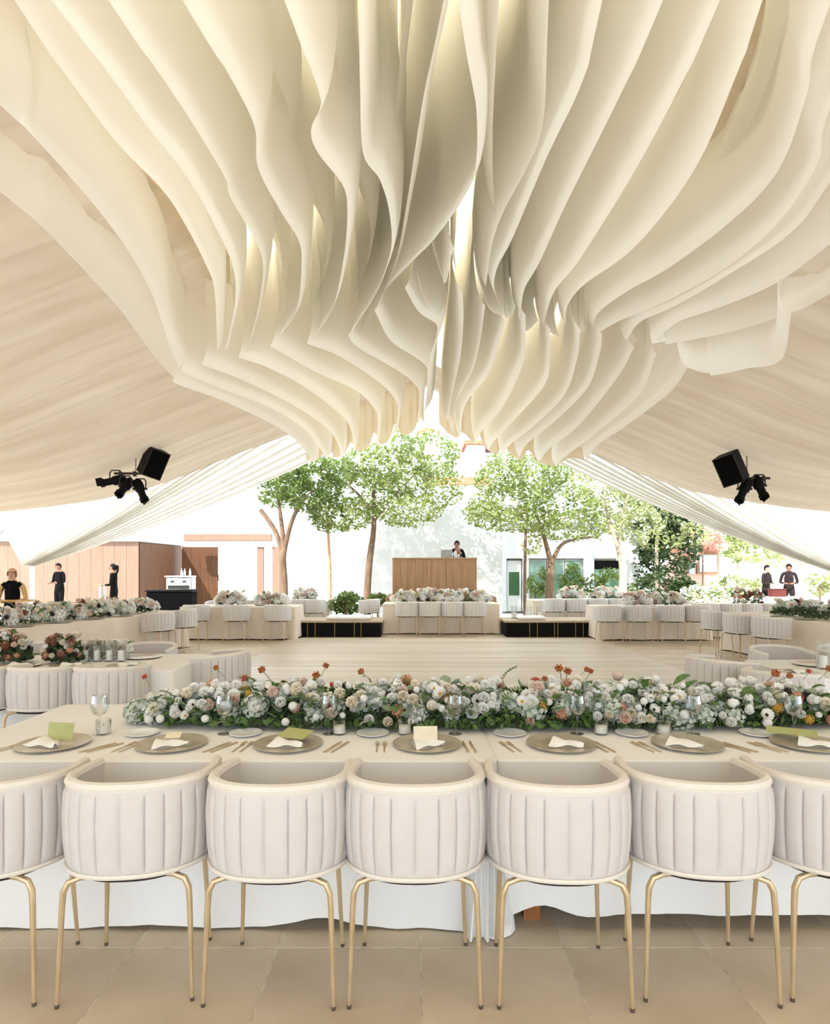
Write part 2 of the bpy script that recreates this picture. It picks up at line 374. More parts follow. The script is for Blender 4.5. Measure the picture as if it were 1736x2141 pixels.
BT = [
 ([(370, 795), (389, 806), (482, 840), (596, 897), (638, 933), (663, 969)], 2.4, 2.3, -1),
 ([(385, 775), (467, 809), (570, 850), (640, 893), (672, 930), (690, 962)], 2.42, 2.32, -1),
 ([(430, 760), (520, 795), (620, 845), (690, 893), (715, 930), (720, 962)], 2.45, 2.34, -1),
 ([(505, 745), (570, 767), (648, 809), (726, 871), (744, 905), (746, 945)], 2.48, 2.36, -1),
 ([(575, 722), (674, 778), (752, 814), (790, 850), (799, 880), (793, 935)], 2.5, 2.38, -1),
 ([(650, 715), (726, 746), (809, 803), (836, 835), (842, 860), (832, 915)], 2.52, 2.4, -1),
 ([(741, 700), (762, 726), (850, 778), (880, 805), (888, 830), (880, 890)], 2.55, 2.4, -1),
 ([(798, 648), (829, 710), (880, 745), (903, 765), (906, 790), (897, 862)], 2.55, 2.42, -1),
 ([(862, 600), (890, 650), (925, 675), (927, 700), (910, 760), (905, 850)], 2.6, 2.45, -1),
 ([(952, 612), (955, 669), (950, 752), (935, 830), (928, 880)], 2.6, 2.45, 1),
 ([(1000, 640), (990, 720), (975, 780), (945, 840), (940, 905)], 2.6, 2.45, 1),
 ([(1043, 669), (1028, 726), (1007, 788), (962, 850), (955, 915)], 2.58, 2.42, 1),
 ([(1085, 660), (1085, 726), (1080, 767), (1043, 850), (1000, 900), (990, 925)], 2.56, 2.4, 1),
 ([(1137, 690), (1137, 752), (1126, 809), (1064, 881), (1028, 920), (1015, 940)], 2.54, 2.4, 1),
 ([(1200, 690), (1194, 752), (1168, 829), (1106, 892), (1059, 930), (1045, 950)], 2.52, 2.38, 1),
 ([(1245, 700), (1240, 745), (1215, 815), (1147, 885), (1095, 928), (1080, 955)], 2.5, 2.36, 1),
 ([(1313, 726), (1277, 793), (1199, 892), (1140, 940), (1121, 965)], 2.48, 2.34, 1),
 ([(1360, 740), (1323, 829), (1230, 912), (1175, 955), (1157, 975)], 2.45, 2.32, 1),
 ([(1427, 767), (1396, 814), (1354, 850), (1290, 898), (1240, 932), (1222, 962)], 2.4, 2.3, 1),
]
for e, h0, h1, sd_ in BT: sheet(e, h0, h1, sd_, ext=False, flare=.07)
def smp(e, u):
    q = u * (len(e) - 1); j = min(int(q), len(e) - 2); return (lerp(e[j][0], e[j + 1][0], q - j), lerp(e[j][1], e[j + 1][1], q - j))
def between(T_, i, dh, us, ext):
    e0, a0, a1, sd_ = T_[i]; e1 = T_[i + 1][0]
    sheet([tuple(lerp(smp(e0, u)[c], smp(e1, u)[c], .5) for c in (0, 1)) for u in us], a0 + dh, a1 + dh, sd_, ext=ext, flare=.03)
for i in (4, 5, 6, 7, 11, 12, 13, 14, 15): between(FT, i, .42, (0, .2, .4, .6, .8, 1.0), False)
for i in (4, 5, 6, 11, 12): between(FT, i, .75, (0, .25, .5, .75, 1.0), False)
sheet([(640, 962), (668, 958), (684, 938), (702, 956), (720, 950), (734, 926), (748, 944), (772, 932), (783, 905), (796, 930), (815, 918), (826, 888), (842, 910), (866, 900), (876, 872), (888, 885)], 0, 0, -1, ext=False, flare=.02, n=90, Yf=14.85, m_='end_sheet')
sheet([(918, 885), (936, 905), (955, 915), (968, 905), (990, 925), (1000, 905), (1016, 938), (1040, 948), (1052, 928), (1068, 950), (1090, 962), (1104, 942), (1124, 964), (1160, 974), (1190, 958), (1222, 962)], 0, 0, 1, ext=False, flare=.02, n=90, Yf=14.85, m_='end_sheet')
for e in ([(870, 585), (880, 625), (900, 655), (930, 660)], [(905, 540), (925, 590), (940, 520), (948, 570)], [(1000, 600), (1020, 650), (1060, 662), (1072, 640)],
          [(1080, 650), (1095, 690), (1120, 670)], [(1125, 640), (1140, 690), (1165, 705)], [(1180, 650), (1200, 690), (1225, 692)], [(1300, 650), (1330, 715), (1400, 712), (1430, 690)]):
    sheet(e, 2.62, 2.62, 1, ext=False, flare=.03)

# ================================================================ DANCE FLOOR
df = thing('dance_floor', 'large pale plank dance floor laid in the centre of the tent', 'dance floor', ((dfx[0] + dfx[1]) / 2, dfy[0], 0))
nb = 14; dw = (dfy[1] - dfy[0]) / nb
for k in range(nb):
    b = MB(); b.bbox((0, dw * (k + .5), .013), (dfx[1] - dfx[0], dw - .006, .024), .003); b.build('plank', 'dance' if (k * 5) % 3 else 'dance_b', df, False)

# ================================================================ CHAIR
def make_chair():
    t = thing('tub_chair', '', 'chair')
    n = 96; zs = [0, .03, .06, .12, .3, .6, .82, .88, .92, .97, 1.0]
    NCH = 16
    def plan(s):
        ph = s * R(112); sn, cs = math.sin(ph), math.cos(ph)
        x = .268 * math.copysign(abs(sn) ** .82, sn); y = -.255 * cs if cs > 0 else -.50 * cs
        return Vector((x, y, 0))
    def nrm(s):
        a = plan(min(1, s + .01)) - plan(max(-1, s - .01)); v = Vector((a.y, -a.x, 0)).normalized()
        return v if v.dot(plan(s) - Vector((0, .05, 0))) > 0 else -v
    def zr(s):
        q = abs(s) ** 2.2; return lerp(.492, .462, q), lerp(.808, .775, q)
    out = []; inn = []; pl = []; rim = []
    SM = [(c_ + u) / NCH * 2 - 1 for c_ in range(NCH) for u in (0, .05, .14, .32, .5, .68, .86, .95)] + [1.0]
    PF = [0, .55, .85, .97, 1, .97, .85, .55]; n = len(SM) - 1
    for i, s in enumerate(SM):
        p = plan(s); v = nrm(s); zb, zt = zr(s); ch = PF[i % 8]
        ro = []; ri = []
        for q in zs:
            m = 0 if q < .05 or q > .9 else 1
            bul = .012 * math.sin(PI * q)
            d = bul + (.013 * ch - .008) * m
            z = lerp(zb, zt, q); ro.append(p + v * (d + .006 * q) + Vector((0, 0, z)))
            ri.append(p - v * .032 + v * .008 * q + Vector((0, 0, z)))
        out.append(ro); inn.append(ri); pl.append(p + v * .004 + Vector((0, 0, zb))); rim.append(p - v * .010 + Vector((0, 0, zt)))
    b = MB(); b.grid(out); b.grid([r[::-1] for r in inn])
    for rr in (0, n):
        b.grid([[a, c] for a, c in zip(out[rr], inn[rr])])
    sh = b.build('backrest', 'chair_fabric', t)
    b = MB(); b.tube(rim, .0215, 8); b.build('rim_roll', 'piping', sh)
    b = MB(); b.tube(pl, .009, 6); b.build('hem_piping', 'piping', sh)
    # seat cushion and base
    def disc(z0, z1, k, m, name):
        ring = [plan(-1 + 2 * i / 28) * k for i in range(29)]; b = MB(); nn = len(ring)
        V = [Vector((p.x, p.y, z0)) for p in ring] + [Vector((p.x, p.y, z1 - .015)) for p in ring] + [Vector((p.x * .95, p.y * .95, z1)) for p in ring]
        Fc = [(i + l * nn, (i + 1) % nn + l * nn, (i + 1) % nn + (l + 1) * nn, i + (l + 1) * nn) for l in range(2) for i in range(nn)]
        b.add(V, Fc + [tuple(range(nn - 1, -1, -1)), tuple(range(2 * nn, 3 * nn))]); b.build(name, m, t)
    disc(.472, .535, .88, 'chair_fabric', 'seat'); disc(.456, .472, .86, 'seat_base', 'seat_base')
    for sx in (-1, 1):
        for fr in (0, 1):
            if fr == 0: P = [(.09 * sx, -.16, .462), (.17 * sx, -.178, .460), (.208 * sx, -.186, .448), (.224 * sx, -.19, .415), (.228 * sx, -.192, .36), (.24 * sx, -.205, .012)]
            else: P = [(.09 * sx, .13, .455), (.15 * sx, .14, .452), (.185 * sx, .145, .440), (.197 * sx, .148, .41), (.2 * sx, .15, .36), (.215 * sx, .175, .012)]
            b = MB(); b.tube(P, [.0115, .0115, .0115, .0115, .011, .0075], 8); l = b.build('leg', 'champagne', t)
            e = P[-1]; b = MB(); b.lathe([(0, 0), (.008, 0), (.0085, .014), (0, .014)], (e[0], e[1], 0), 8); b.build('foot_cap', 'foot_cap', l)
    remember(t); return t
chair0 = make_chair(); used = [False]
def chair(x, y, rz, label, group, z=0):
    if not used[0]:
        used[0] = True; chair0.location = (x, y, z); chair0.rotation_euler = (0, 0, rz); tag(chair0, label, 'chair', group); return chair0
    return dup(chair0, (x, y, z), rz, label, group)

# ================================================================ TABLES AND CLOTHS
def make_table(name, label, cx, cy, lx, ly, rz, h=.735):
    t = thing(name, label, 'table', (cx, cy, 0), rz)
    b = MB(); b.bbox((0, 0, h - .02), (lx, ly, .04), .006); b.build('tabletop', 'wood_table', t, False)
    for sx in (-1, 1):
        for sy in (-1, 1):
            b = MB(); b.box((sx * (lx / 2 - .14), sy * (ly / 2 - .08), (h - .04) / 2), (.075, .075, h - .04)); b.build('leg', 'wood_table', t, False)
    return t
def make_cloth(label, cx, cy, lx, ly, rz, hem=.03, h=.75, amp=.02, corner=None, m='cloth', seed=0, hemf=None, group=None, freq=5):
    t = obj('tablecloth', None)
    bpy.data.objects.remove(t)
    pts = []; r = .025; sp = .045
    def side(a, b):
        L = (b - a).length; k = max(2, int(L / sp)); return [a.lerp(b, i / k) for i in range(k)]
    x, y = lx / 2, ly / 2
    cs = [Vector((-x, -y, 0)), Vector((x, -y, 0)), Vector((x, y, 0)), Vector((-x, y, 0))]
    for i in range(4):
        a, b = cs[i], cs[(i + 1) % 4]; d = (b - a).normalized(); nx = Vector((d.y, -d.x, 0))
        for p in side(a + d * r, b - d * r): pts.append((p, nx, i, min((p - a).length, (p - b).length)))
        d2 = (cs[(i + 2) % 4] - b).normalized(); n2 = Vector((d2.y, -d2.x, 0))
        for q in range(4):
            f = q / 4 * PI / 2; v = (nx * math.cos(f) + n2 * math.sin(f)); c = b - d * r + d2 * r
            pts.append((c + v * r, v, i if q < 2 else (i + 1) % 4, 0))
    rows_ = []; zs = [0, .004, .012, .03, .1, .22, .4, .6, .8, .93, 1]
    n = len(pts); s = 0; mb = MB()
    for i in range(n + 1):
        p, v, sd_, cd_ = pts[i % n]
        q = noise.noise(Vector((p.x * freq, p.y * freq, seed * 3.1))) + .5 * noise.noise(Vector((p.x * freq * 2.3, p.y * freq * 2.3, seed)))
        cf = math.exp(-(cd_ / .12) ** 2) * (corner if corner is not None else .05)
        hz = hem + .018 * noise.noise(Vector((p.x * 2.2, p.y * 2.2, seed + 5))) + (hemf(p.x, sd_) if hemf else 0) - cf * .25
        row = []
        for k in zs:
            z = lerp(h, max(hz, .004), k); off = (.006 if k > .004 else 0) + k ** 1.3 * (max(-.01, amp * q + amp * .35) + cf)
            row.append(p * (1 - (.02 if k == 0 else 0)) + v * off + Vector((0, 0, z - (0 if k else 0))))
        rows_.append(row)
    mb.grid(rows_)
    k0 = [i * len(zs) for i in range(n)]; mb.f.append(tuple(k0)); mb.mi.append(0)
    o = mb.build('tablecloth', m, None); o.location = (cx, cy, 0); o.rotation_euler = (0, 0, rz)
    return tag(o, label, 'tablecloth', group)
def set_table(desc, cx, cy, lx, ly, rz=0, tdesc=None, **k):
    make_table('banquet_table', tdesc or ('wooden table under the ' + ' '.join(desc.split(' ')[1:12])), cx, cy, lx - .04, ly - .04, rz)
    return make_cloth(desc, cx, cy, lx, ly, rz, **k)

# front tables
FY0, FY1 = 2.77, 3.92
xl0, xs_, xr1 = -2.2, .365, 3.05
set_table('white tablecloth on the left half of the front table, under the first four chargers', (xl0 + xs_) / 2 - .003, (FY0 + FY1) / 2, xs_ - xl0, FY1 - FY0, amp=.018, hem=.0, corner=.08, seed=1,
          hemf=lambda x, s: .01 + (.05 * math.exp(-((x - .52) / .18) ** 2)) if s == 0 else .02, group='front tablecloths')
set_table('white tablecloth on the right half of the front table, beside the cloth seam', (xs_ + xr1) / 2 + .006, (FY0 + FY1) / 2 + .005, xr1 - xs_ - .006, FY1 - FY0, amp=.018, hem=.06, corner=.03, seed=2,
          hemf=lambda x, s: .0 + .05 * math.exp(-((x + 1.16) / .12) ** 2), group='front tablecloths')
b = MB()   # gathered corner of the left cloth hanging at the seam
rows_ = []
for i in range(41):
    u = i / 40; row = []
    for k in range(9):
        t = k / 8; wd = lerp(.02, .20, t ** .8); x = .325 + (u - .5) * wd - .05 * t * .3
        yy = FY0 - .03 - .075 * t + .022 * t * math.sin(u * 5.5 * 2 * PI)
        hem = .012 + .13 * max(0, u - .55) + .03 * max(0, .2 - u)
        row.append((x, yy, lerp(.735, hem, t)))
    rows_.append(row)
b.grid(rows_); b.build('cloth_corner', 'cloth', bpy.data.objects['tablecloth']).matrix_parent_inverse = Matrix.Translation((-((xl0 + xs_) / 2 - .003), -(FY0 + FY1) / 2, 0))

# front chairs
fc = [(-20, 2.47, 3), (288, 2.49, 5), (583, 2.47, -2), (868, 2.47, 0), (1168, 2.46, -2), (1461, 2.49, -4), (1752, 2.49, -4)]
for i, (px, yy, rz) in enumerate(fc):
    chair(X_(px, yy - .06), yy, R(rz), ('%s cream channelled tub chair from the left in the front row' % ORD[i]) + (', cut by the frame' if i in (0, 6) else ''), 'front row tub chairs')

# ================================================================ FLOWERS
def petal(mb, ang, tilt, r0, L, W, cup=.3, mi=0, z0=0):
    ca, sa = math.cos(ang), math.sin(ang); P = []
    for i in range(3):
        u = i / 2; row = []
        for j in range(3):
            vv = (j - 1); wd = W * (.55 + .6 * math.sin(PI * (.15 + .7 * u)) * .8) * (1 if u < .9 else .75)
            rr = r0 + L * u * math.cos(tilt + cup * u); z = z0 + L * u * math.sin(tilt + cup * u) + abs(vv) * W * .22
            y = vv * wd * .5
            row.append((rr * ca - y * sa, rr * sa + y * ca, z))
        P.append(row)
    mb.grid(P, mi)
def fl_rose(m):
    b = MB()
    for k, (n, t, L, r0) in enumerate(((3, 1.35, .55, .05), (5, 1.05, .8, .12), (6, .6, 1.0, .12))):
        for i in range(n): petal(b, 2 * PI * i / n + k * .5, t, r0, L, .95 - .1 * k, .5)
    return b.mesh('rose', m)
def fl_ball(m, n=46, mi=None):
    b = MB()
    for i in range(n):
        z = 1 - 1.55 * (i + .5) / n; a = i * 2.39996; r = math.sqrt(max(0, 1 - z * z)); c = Vector((r * math.cos(a), r * math.sin(a), z)) * random.uniform(.85, 1)
        nv = c.normalized(); t = nv.orthogonal().normalized(); s = nv.cross(t); q = random.random() * 6; d = .27
        V = [c + (t * math.cos(q + k * PI / 2) + s * math.sin(q + k * PI / 2)) * d + nv * (.05 if k % 2 else .12) for k in range(4)]
        b.add(V + [c], [(0, 1, 4), (1, 2, 4), (2, 3, 4), (3, 0, 4)])
    b.lathe([(0, -.7), (.6, -.5), (.82, 0), (.6, .5), (0, .75)], (0, 0, 0), 8)
    return b.mesh('hydrangea', m)
def fl_egg(m):
    b = MB(); b.lathe([(.05, -.1), (.5, .15), (.72, .6), (.62, 1.05), (.35, 1.3), (.2, 1.2), (.05, 1.1)], (0, 0, 0), 9)
    for i in range(4): petal(b, i * PI / 2, 1.1, .35, 1.0, .9, .35)
    return b.mesh('tulip', m)
def fl_disc(m, c='fl_yellow'):
    b = MB()
    for k in range(2):
        for i in range(6): petal(b, i * PI / 3 + k * .5, .12 + k * .3, .1, .9 - k * .1, 1.0, .35)
    b.lathe([(0, .32), (.22, .26), (.28, .1), (.2, 0)], (0, 0, 0), 8, 1)
    return b.mesh('anemone', [m, c])
def fl_poppy(m):
    b = MB()
    for i in range(6): petal(b, i * PI / 3, .75, .08, 1.0, 1.1, .8)
    b.tube([(0, 0, 0), (.1, .1, -1.5), (0, .3, -4.5)], [.06, .05, .05], 5, 1)
    return b.mesh('poppy', [m, 'stem'])
def lf_round(m):
    b = MB(); V = [(0, 0, 0)] + [(.5 + .5 * math.cos(a), .48 * math.sin(a), .10 * abs(math.sin(a)) + .1 * math.cos(a * 2)) for a in [2 * PI * k / 9 for k in range(9)]]
    V[0] = (.5, 0, .02); b.add(V, [(0, k + 1, (k + 1) % 9 + 1) for k in range(9)]); return b.mesh('eucalyptus_leaf', m)
def lf_long(m):
    b = MB(); P = []
    for i in range(6):
        u = i / 5; w_ = .24 * math.sin(PI * (u * .93 + .03)); z = .25 * math.sin(PI * u * .8)
        P.append([(u, -w_, z + .06), (u, 0, z), (u, w_, z + .06)])
    b.grid(P); return b.mesh('leaf', m)
def lf_fern(m):
    b = MB(); b.tube([(0, 0, 0), (.5, 0, .15), (1, 0, .1)], .012, 4)
    for i in range(7):
        u = .15 + i * .12
        for s in (-1, 1):
            p = Vector((u, 0, .15 * math.sin(u * 3))); q = p + Vector((.1, s * .2 * (1.1 - u * .5), .05)); b.add([p, p + Vector((.05, 0, 0)) , q + Vector((.03, 0, 0)), q + Vector((-.02, 0, .01))], [(0, 1, 2, 3)])
    return b.mesh('sprig', m)
FM = {'white_rose': (fl_rose('fl_white'), .040), 'cream_rose': (fl_rose('fl_cream'), .044), 'blush_rose': (fl_rose('fl_blush'), .046), 'hydrangea': (fl_ball('fl_sage'), .062), 'white_hydrangea': (fl_ball('fl_white'), .06),
      'tulip': (fl_egg('fl_white'), .030), 'anemone': (fl_disc('fl_white'), .036), 'dark_eyed_anemone': (fl_disc('fl_white', 'fl_dark'), .038), 'peach_carnation': (fl_ball('fl_peach', 30), .030), 'coral_protea': (fl_rose('fl_coral'), .038),
      'rust_dahlia': (fl_ball('fl_rust', 30), .036), 'ochre_bloom': (fl_ball('fl_yellow', 24), .026), 'dark_scabiosa': (fl_ball('fl_dark', 24), .026), 'poppy': (fl_poppy('fl_orange'), .034), 'coral_poppy': (fl_poppy('fl_coral'), .030),
      'eucalyptus_leaf': (lf_round('euc'), .055), 'leaf': (lf_long('leaf'), .085), 'pale_leaf': (lf_long('euc'), .08), 'sprig': (lf_fern('leaf'), .12)}
def moss_mass(parent, L, W, Hh, n, m='moss', size=.05, base=.0):
    b = MB()
    for i in range(n):
        a = random.uniform(-1, 1); c = random.uniform(-1, 1); e = max(0, 1 - abs(a) ** 4) ** .5
        top = Hh * max(.05, (1 - c * c)) * e; p = Vector((a * L, c * W * e, base + random.uniform(.02, max(.03, top))))
        d = Vector((random.uniform(-1, 1), random.uniform(-1, 1), random.uniform(.1, 1))).normalized(); s = d.orthogonal().normalized()
        k = size * random.uniform(.6, 1.3)
        b.add([p, p + d * k * .5 + s * k * .3, p + d * k, p + d * k * .5 - s * k * .3], [(0, 1, 2, 3)])
    return b.build('foliage', m, parent, False, kind='stuff')
def scatter(root, L, W, Hh, mix, base=0, k=1.0, tall=None):
    """blooms on the skin of a long mound: local x along, y across"""
    for nm, n in mix:
        me, r = FM[nm]
        for i in range(n):
            a = random.uniform(-1, 1); c = random.uniform(-.98, .75); c = -abs(c) ** .65 if random.random() < .78 else c
            e = max(.05, 1 - abs(a) ** 6) ** .5
            zz = Hh * (max(0, 1 - c * c)) ** .6 * e
            isleaf = 'leaf' in nm or nm == 'sprig'; pop = 'poppy' in nm
            q = random.uniform(.6, .84) if 'hydrangea' in nm else random.uniform(.9, 1.08) if not isleaf else random.uniform(.6, 1.05)
            if pop: q = random.uniform(1.12, 1.5); c *= .4; zz = Hh
            p = Vector((a * L * (1 if not pop else 1.02), c * W * (e if not pop else 1) * min(q, 1.05), base + .02 + zz * q))
            out = Vector((a * .25 + random.uniform(-.5, .5), c * 1.1 - .35 + random.uniform(-.3, .3), .75))
            if pop: out = Vector((random.uniform(-.3, .3), -.7, .5))
            if isleaf: eul = (random.uniform(-.5, .5), random.uniform(-.7, .3), math.atan2(c - .3, a) + random.uniform(-1.3, 1.3))
            else: eul = out.to_track_quat('Z', 'Y').to_euler()
            s = r * k * random.uniform(.8, 1.25)
            lo = .95 if nm in ('hydrangea', 'white_hydrangea', 'rust_dahlia', 'peach_carnation') else .5
            if p.z < base + s * lo and not isleaf: p.z = base + s * lo
            if isleaf and p.z < base + s * .45: p.z = base + s * .45
            obj(nm, me, root, p, eul, s)

fr = thing('flower_runner', 'long low runner of white, sage and peach flowers along the front table', 'flowers', (.45, 3.48, .75))
LX = 2.02
moss_mass(fr, LX, .24, .16, 9000, 'moss', .05)
moss_mass(fr, LX * .99, .27, .19, 2200, 'leaf', .055)
scatter(fr, LX, .25, .19, [('white_rose', 120), ('cream_rose', 44), ('blush_rose', 14), ('hydrangea', 70), ('white_hydrangea', 22), ('tulip', 110), ('anemone', 30), ('dark_eyed_anemone', 8), ('peach_carnation', 18), ('coral_protea', 3),
                       ('ochre_bloom', 8), ('dark_scabiosa', 8), ('poppy', 13), ('coral_poppy', 3), ('eucalyptus_leaf', 260), ('leaf', 220), ('pale_leaf', 150), ('sprig', 40)])

# ================================================================ FRONT TABLE SETTINGS
TZ = .752
def charger(r=.165):
    b = MB(); b.lathe([(0, .004), (.1, .004), (.115, .006), (r - .01, .013), (r, .014), (r, .011), (.11, 0), (0, 0)], (0, 0, 0), 40); return b.mesh('charger_plate', 'charger')
ch_me = charger()
b = MB(); b.lathe([(0, .004), (.05, .004), (.06, .008), (.082, .014), (.083, .011), (.055, 0), (0, 0)], (0, 0, 0), 28); bp_me = b.mesh('bread_plate', 'china')
def fork_me():
    b = MB(); P = [(-.003, 0), (-.0045, .05), (-.003, .11), (-.010, .135), (-.011, .15), (.011, .15), (.010, .135), (.003, .11), (.0045, .05), (.003, 0)]
    n = len(P); b.add([(x, y, .004) for x, y in P] + [(x, y, .0015) for x, y in P], [tuple(range(n - 1, -1, -1)), tuple(range(n, 2 * n))] + [(i, (i + 1) % n, n + (i + 1) % n, n + i) for i in range(n)])
    for x in (-.009, -.003, .003, .009): b.box((x, .172, .004), (.0028, .048, .002))
    return b.mesh('fork', 'champagne', False)
def knife_me():
    b = MB(); P = [(-.005, 0), (-.004, .09), (-.009, .1), (-.010, .17), (-.004, .205), (.004, .2), (.004, .09), (.005, 0)]
    n = len(P); b.add([(x, y, .005) for x, y in P] + [(x, y, .001) for x, y in P], [tuple(range(n - 1, -1, -1)), tuple(range(n, 2 * n))] + [(i, (i + 1) % n, n + (i + 1) % n, n + i) for i in range(n)])
    return b.mesh('knife', 'champagne', False)
fk, kn = fork_me(), knife_me()
def napkin_me(seed=0):
    b = MB(); rows_ = []
    for i in range(9):
        u = i / 8; row = []
        for j in range(7):
            v = j / 6 - .5; wd = lerp(.17, .03, u)
            row.append((-.07 + .16 * u, v * wd, .008 + .022 * math.sin(PI * (j / 6)) * (1 - .5 * u) + .006 * math.sin(u * 9 + v * 7 + seed)))
        rows_.append(row)
    b.grid(rows_); b.grid([[(p[0], p[1], .001) for p in (r[0], r[-1])] for r in rows_])
    return b.mesh('napkin', 'napkin')
nap = [napkin_me(0), napkin_me(2)]
cx_ = [(112, 1557), (360, 1553), (603, 1556), (893, 1558), (1173, 1557), (1437, 1560), (1690, 1562)]
YS = 3.0
def wine_glass(x, y, z, label, group, s=1):
    t = thing('wine_glass', label, 'glass', (x, y, z), 0, group)
    b = MB(); b.lathe([(0, 0), (.034, 0), (.034, .002), (.006, .008), (.0035, .02), (.0035, .085), (.006, .092)], (0, 0, 0), 20); b.build('stem', 'glass', t)
    b = MB(); b.lathe([(.005, .092), (.03, .105), (.042, .135), (.041, .165), (.034, .2), (.033, .2), (.040, .165), (.041, .135), (.029, .107), (0, .095)], (0, 0, 0), 24); b.build('bowl', 'glass', t)
    t.scale = (s, s, s); return t
for i, (px, py) in enumerate(cx_):
    x = X_(px, YS); o = ORD[i]
    obj('charger_plate', ch_me, None, (x, YS, TZ), None, None, '%s silver-beige charger plate from the left on the front table' % o, 'plate', 'charger plates on the front table')
    rz = [-.6, .1, -.35, .2, -.45, -.7, -.6][i]
    obj('napkin', nap[i % 2], None, (x + [-.02, 0, 0, 0, .02, -.02, .02][i], YS - .02, TZ + .005), (0, 0, rz), .95, 'folded white napkin on the %s charger from the left' % o, 'napkin', 'folded napkins on the chargers')
    for k, dx in enumerate((-.235, -.2)):
        obj('fork', fk, None, (x + dx + [0, 0, .0, .0, -.01, .03, .03][i], YS - .125, TZ), (0, 0, R([-24, -14, -6, 2, 14, 16, 22][i])), .9, '%s fork left of the %s charger from the left' % (('outer', 'inner')[k], o), 'fork', 'forks on the front table')
    for k, dx in enumerate((.19, .225)):
        obj('knife', kn, None, (x + dx + [.0, 0, 0, .0, .0, .05, .06][i], YS - .125, TZ), (0, 0, R([-34, -26, -20, 4, 14, 26, 26][i])), .9, '%s knife right of the %s charger from the left' % (('inner', 'outer')[k], o), 'knife', 'knives on the front table')
    wine_glass(x + .17 + [-.05, .02, 0, -.02, -.04, -.05, -.12][i], 3.2, TZ, 'clear stemmed wine glass beyond the %s charger from the left' % o, 'wine glasses on the front table')
def card(x, y, z, w_, h_, rz, tilt, m, label):
    b = MB(); b.box((0, 0, h_ / 2), (w_, .002, h_)); c = b.build('menu_card', m, None, False, label=label, cat='card'); c.location = (x, y, z); c.rotation_euler = (tilt, 0, rz); return c
card(X_(118, 3.0), 3.03, TZ + .014, .135, .085, R(-8), R(-8), 'card_green', 'upright olive green card on the leftmost charger')
card(X_(605, 3.0), 3.0, TZ + .034, .15, .10, R(-25), R(-78), 'card_green', 'olive green card lying on the napkin of the third charger')
card(X_(890, 3.0), 2.99, TZ + .016, .115, .075, R(3), R(-10), 'card_cream', 'upright cream card on the charger left of the cloth seam')
card(X_(1672, 3.0), 3.06, TZ + .034, .22, .07, R(-28), R(-76), 'card_green', 'long olive green card on the rightmost charger')
card(X_(362, 3.0), 2.99, TZ + .036, .07, .05, R(8), R(-72), 'card_cream', 'small blush card on the napkin of the second charger')
for i, px in enumerate((300, 515, 780, 1065, 1320, 1580)):
    x = X_(px, 3.2); obj('bread_plate', bp_me, None, (x, 3.19, TZ), None, None, '%s small white side plate from the left on the front table' % ORD[i], 'plate', 'white side plates on the front table')
def votive(x, y, z, label, group, s=1.0):
    t = thing('votive', label, 'candle', (x, y, z), 0, group)
    b = MB(); b.lathe([(0, 0), (.034, 0), (.037, .01), (.038, .075), (.035, .075), (.034, .01), (0, .006)], (0, 0, 0), 20); b.build('cup', 'glass', t)
    b = MB(); b.lathe([(0, .008), (.031, .008), (.031, .042), (.004, .044), (0, .044)], (0, 0, 0), 16); c = b.build('candle', 'candle', t)
    b = MB(); b.tube([(0, 0, .043), (.001, 0, .054)], .0012, 5); b.build('wick', 'black', c)
    t.scale = (s, s, s)
for i, px in enumerate((236, 715, 847, 1245, 1372)):
    votive(X_(px, 3.3), 3.2, TZ, '%s white votive candle from the left before the flower runner' % ORD[i], 'votives on the front table')

# ================================================================ MIDDLE AND FAR TABLES
def hurricane(x, y, z, label, group=None, r=.06, h=.24):
    t = thing('hurricane_vase', label, 'vase', (x, y, z), 0, group)
    b = MB(); b.lathe([(0, 0), (r, 0), (r, h), (r - .004, h), (r - .004, .008), (0, .008)], (0, 0, 0), 20); b.build('cylinder', 'glass', t)
    b = MB(); b.lathe([(0, .01), (r * .55, .01), (r * .55, h * .5), (0, h * .5)], (0, 0, 0), 12); b.build('candle', 'candle', t)
    if z > .9: b = MB(); b.lathe([(0, .75 - z), (.07, .75 - z), (.02, .78 - z), (.02, -.01), (.06, 0), (0, 0)], (0, 0, 0), 12); b.build('stand', 'brass', t)
def bouquet(x, y, z, L, W, Hh, rz, mix, label, k=1.0, n=500, group=None):
    t = thing('flower_arrangement', label, 'flowers', (x, y, z), rz, group)
    moss_mass(t, L * .92, W * .9, Hh * .8, n, 'moss', .06); scatter(t, L, W, Hh, mix, 0, k); return t
def plate(x, y, z, label, group): return obj('charger_plate', ch_me, None, (x, y, z), None, None, label, 'plate', group)
RUST = [('white_rose', 7), ('cream_rose', 6), ('rust_dahlia', 10), ('dark_scabiosa', 5), ('peach_carnation', 6), ('eucalyptus_leaf', 12), ('leaf', 10), ('blush_rose', 4)]
PALE = [('white_rose', 14), ('cream_rose', 12), ('white_hydrangea', 10), ('blush_rose', 8), ('dark_scabiosa', 3), ('eucalyptus_leaf', 10), ('leaf', 8)]

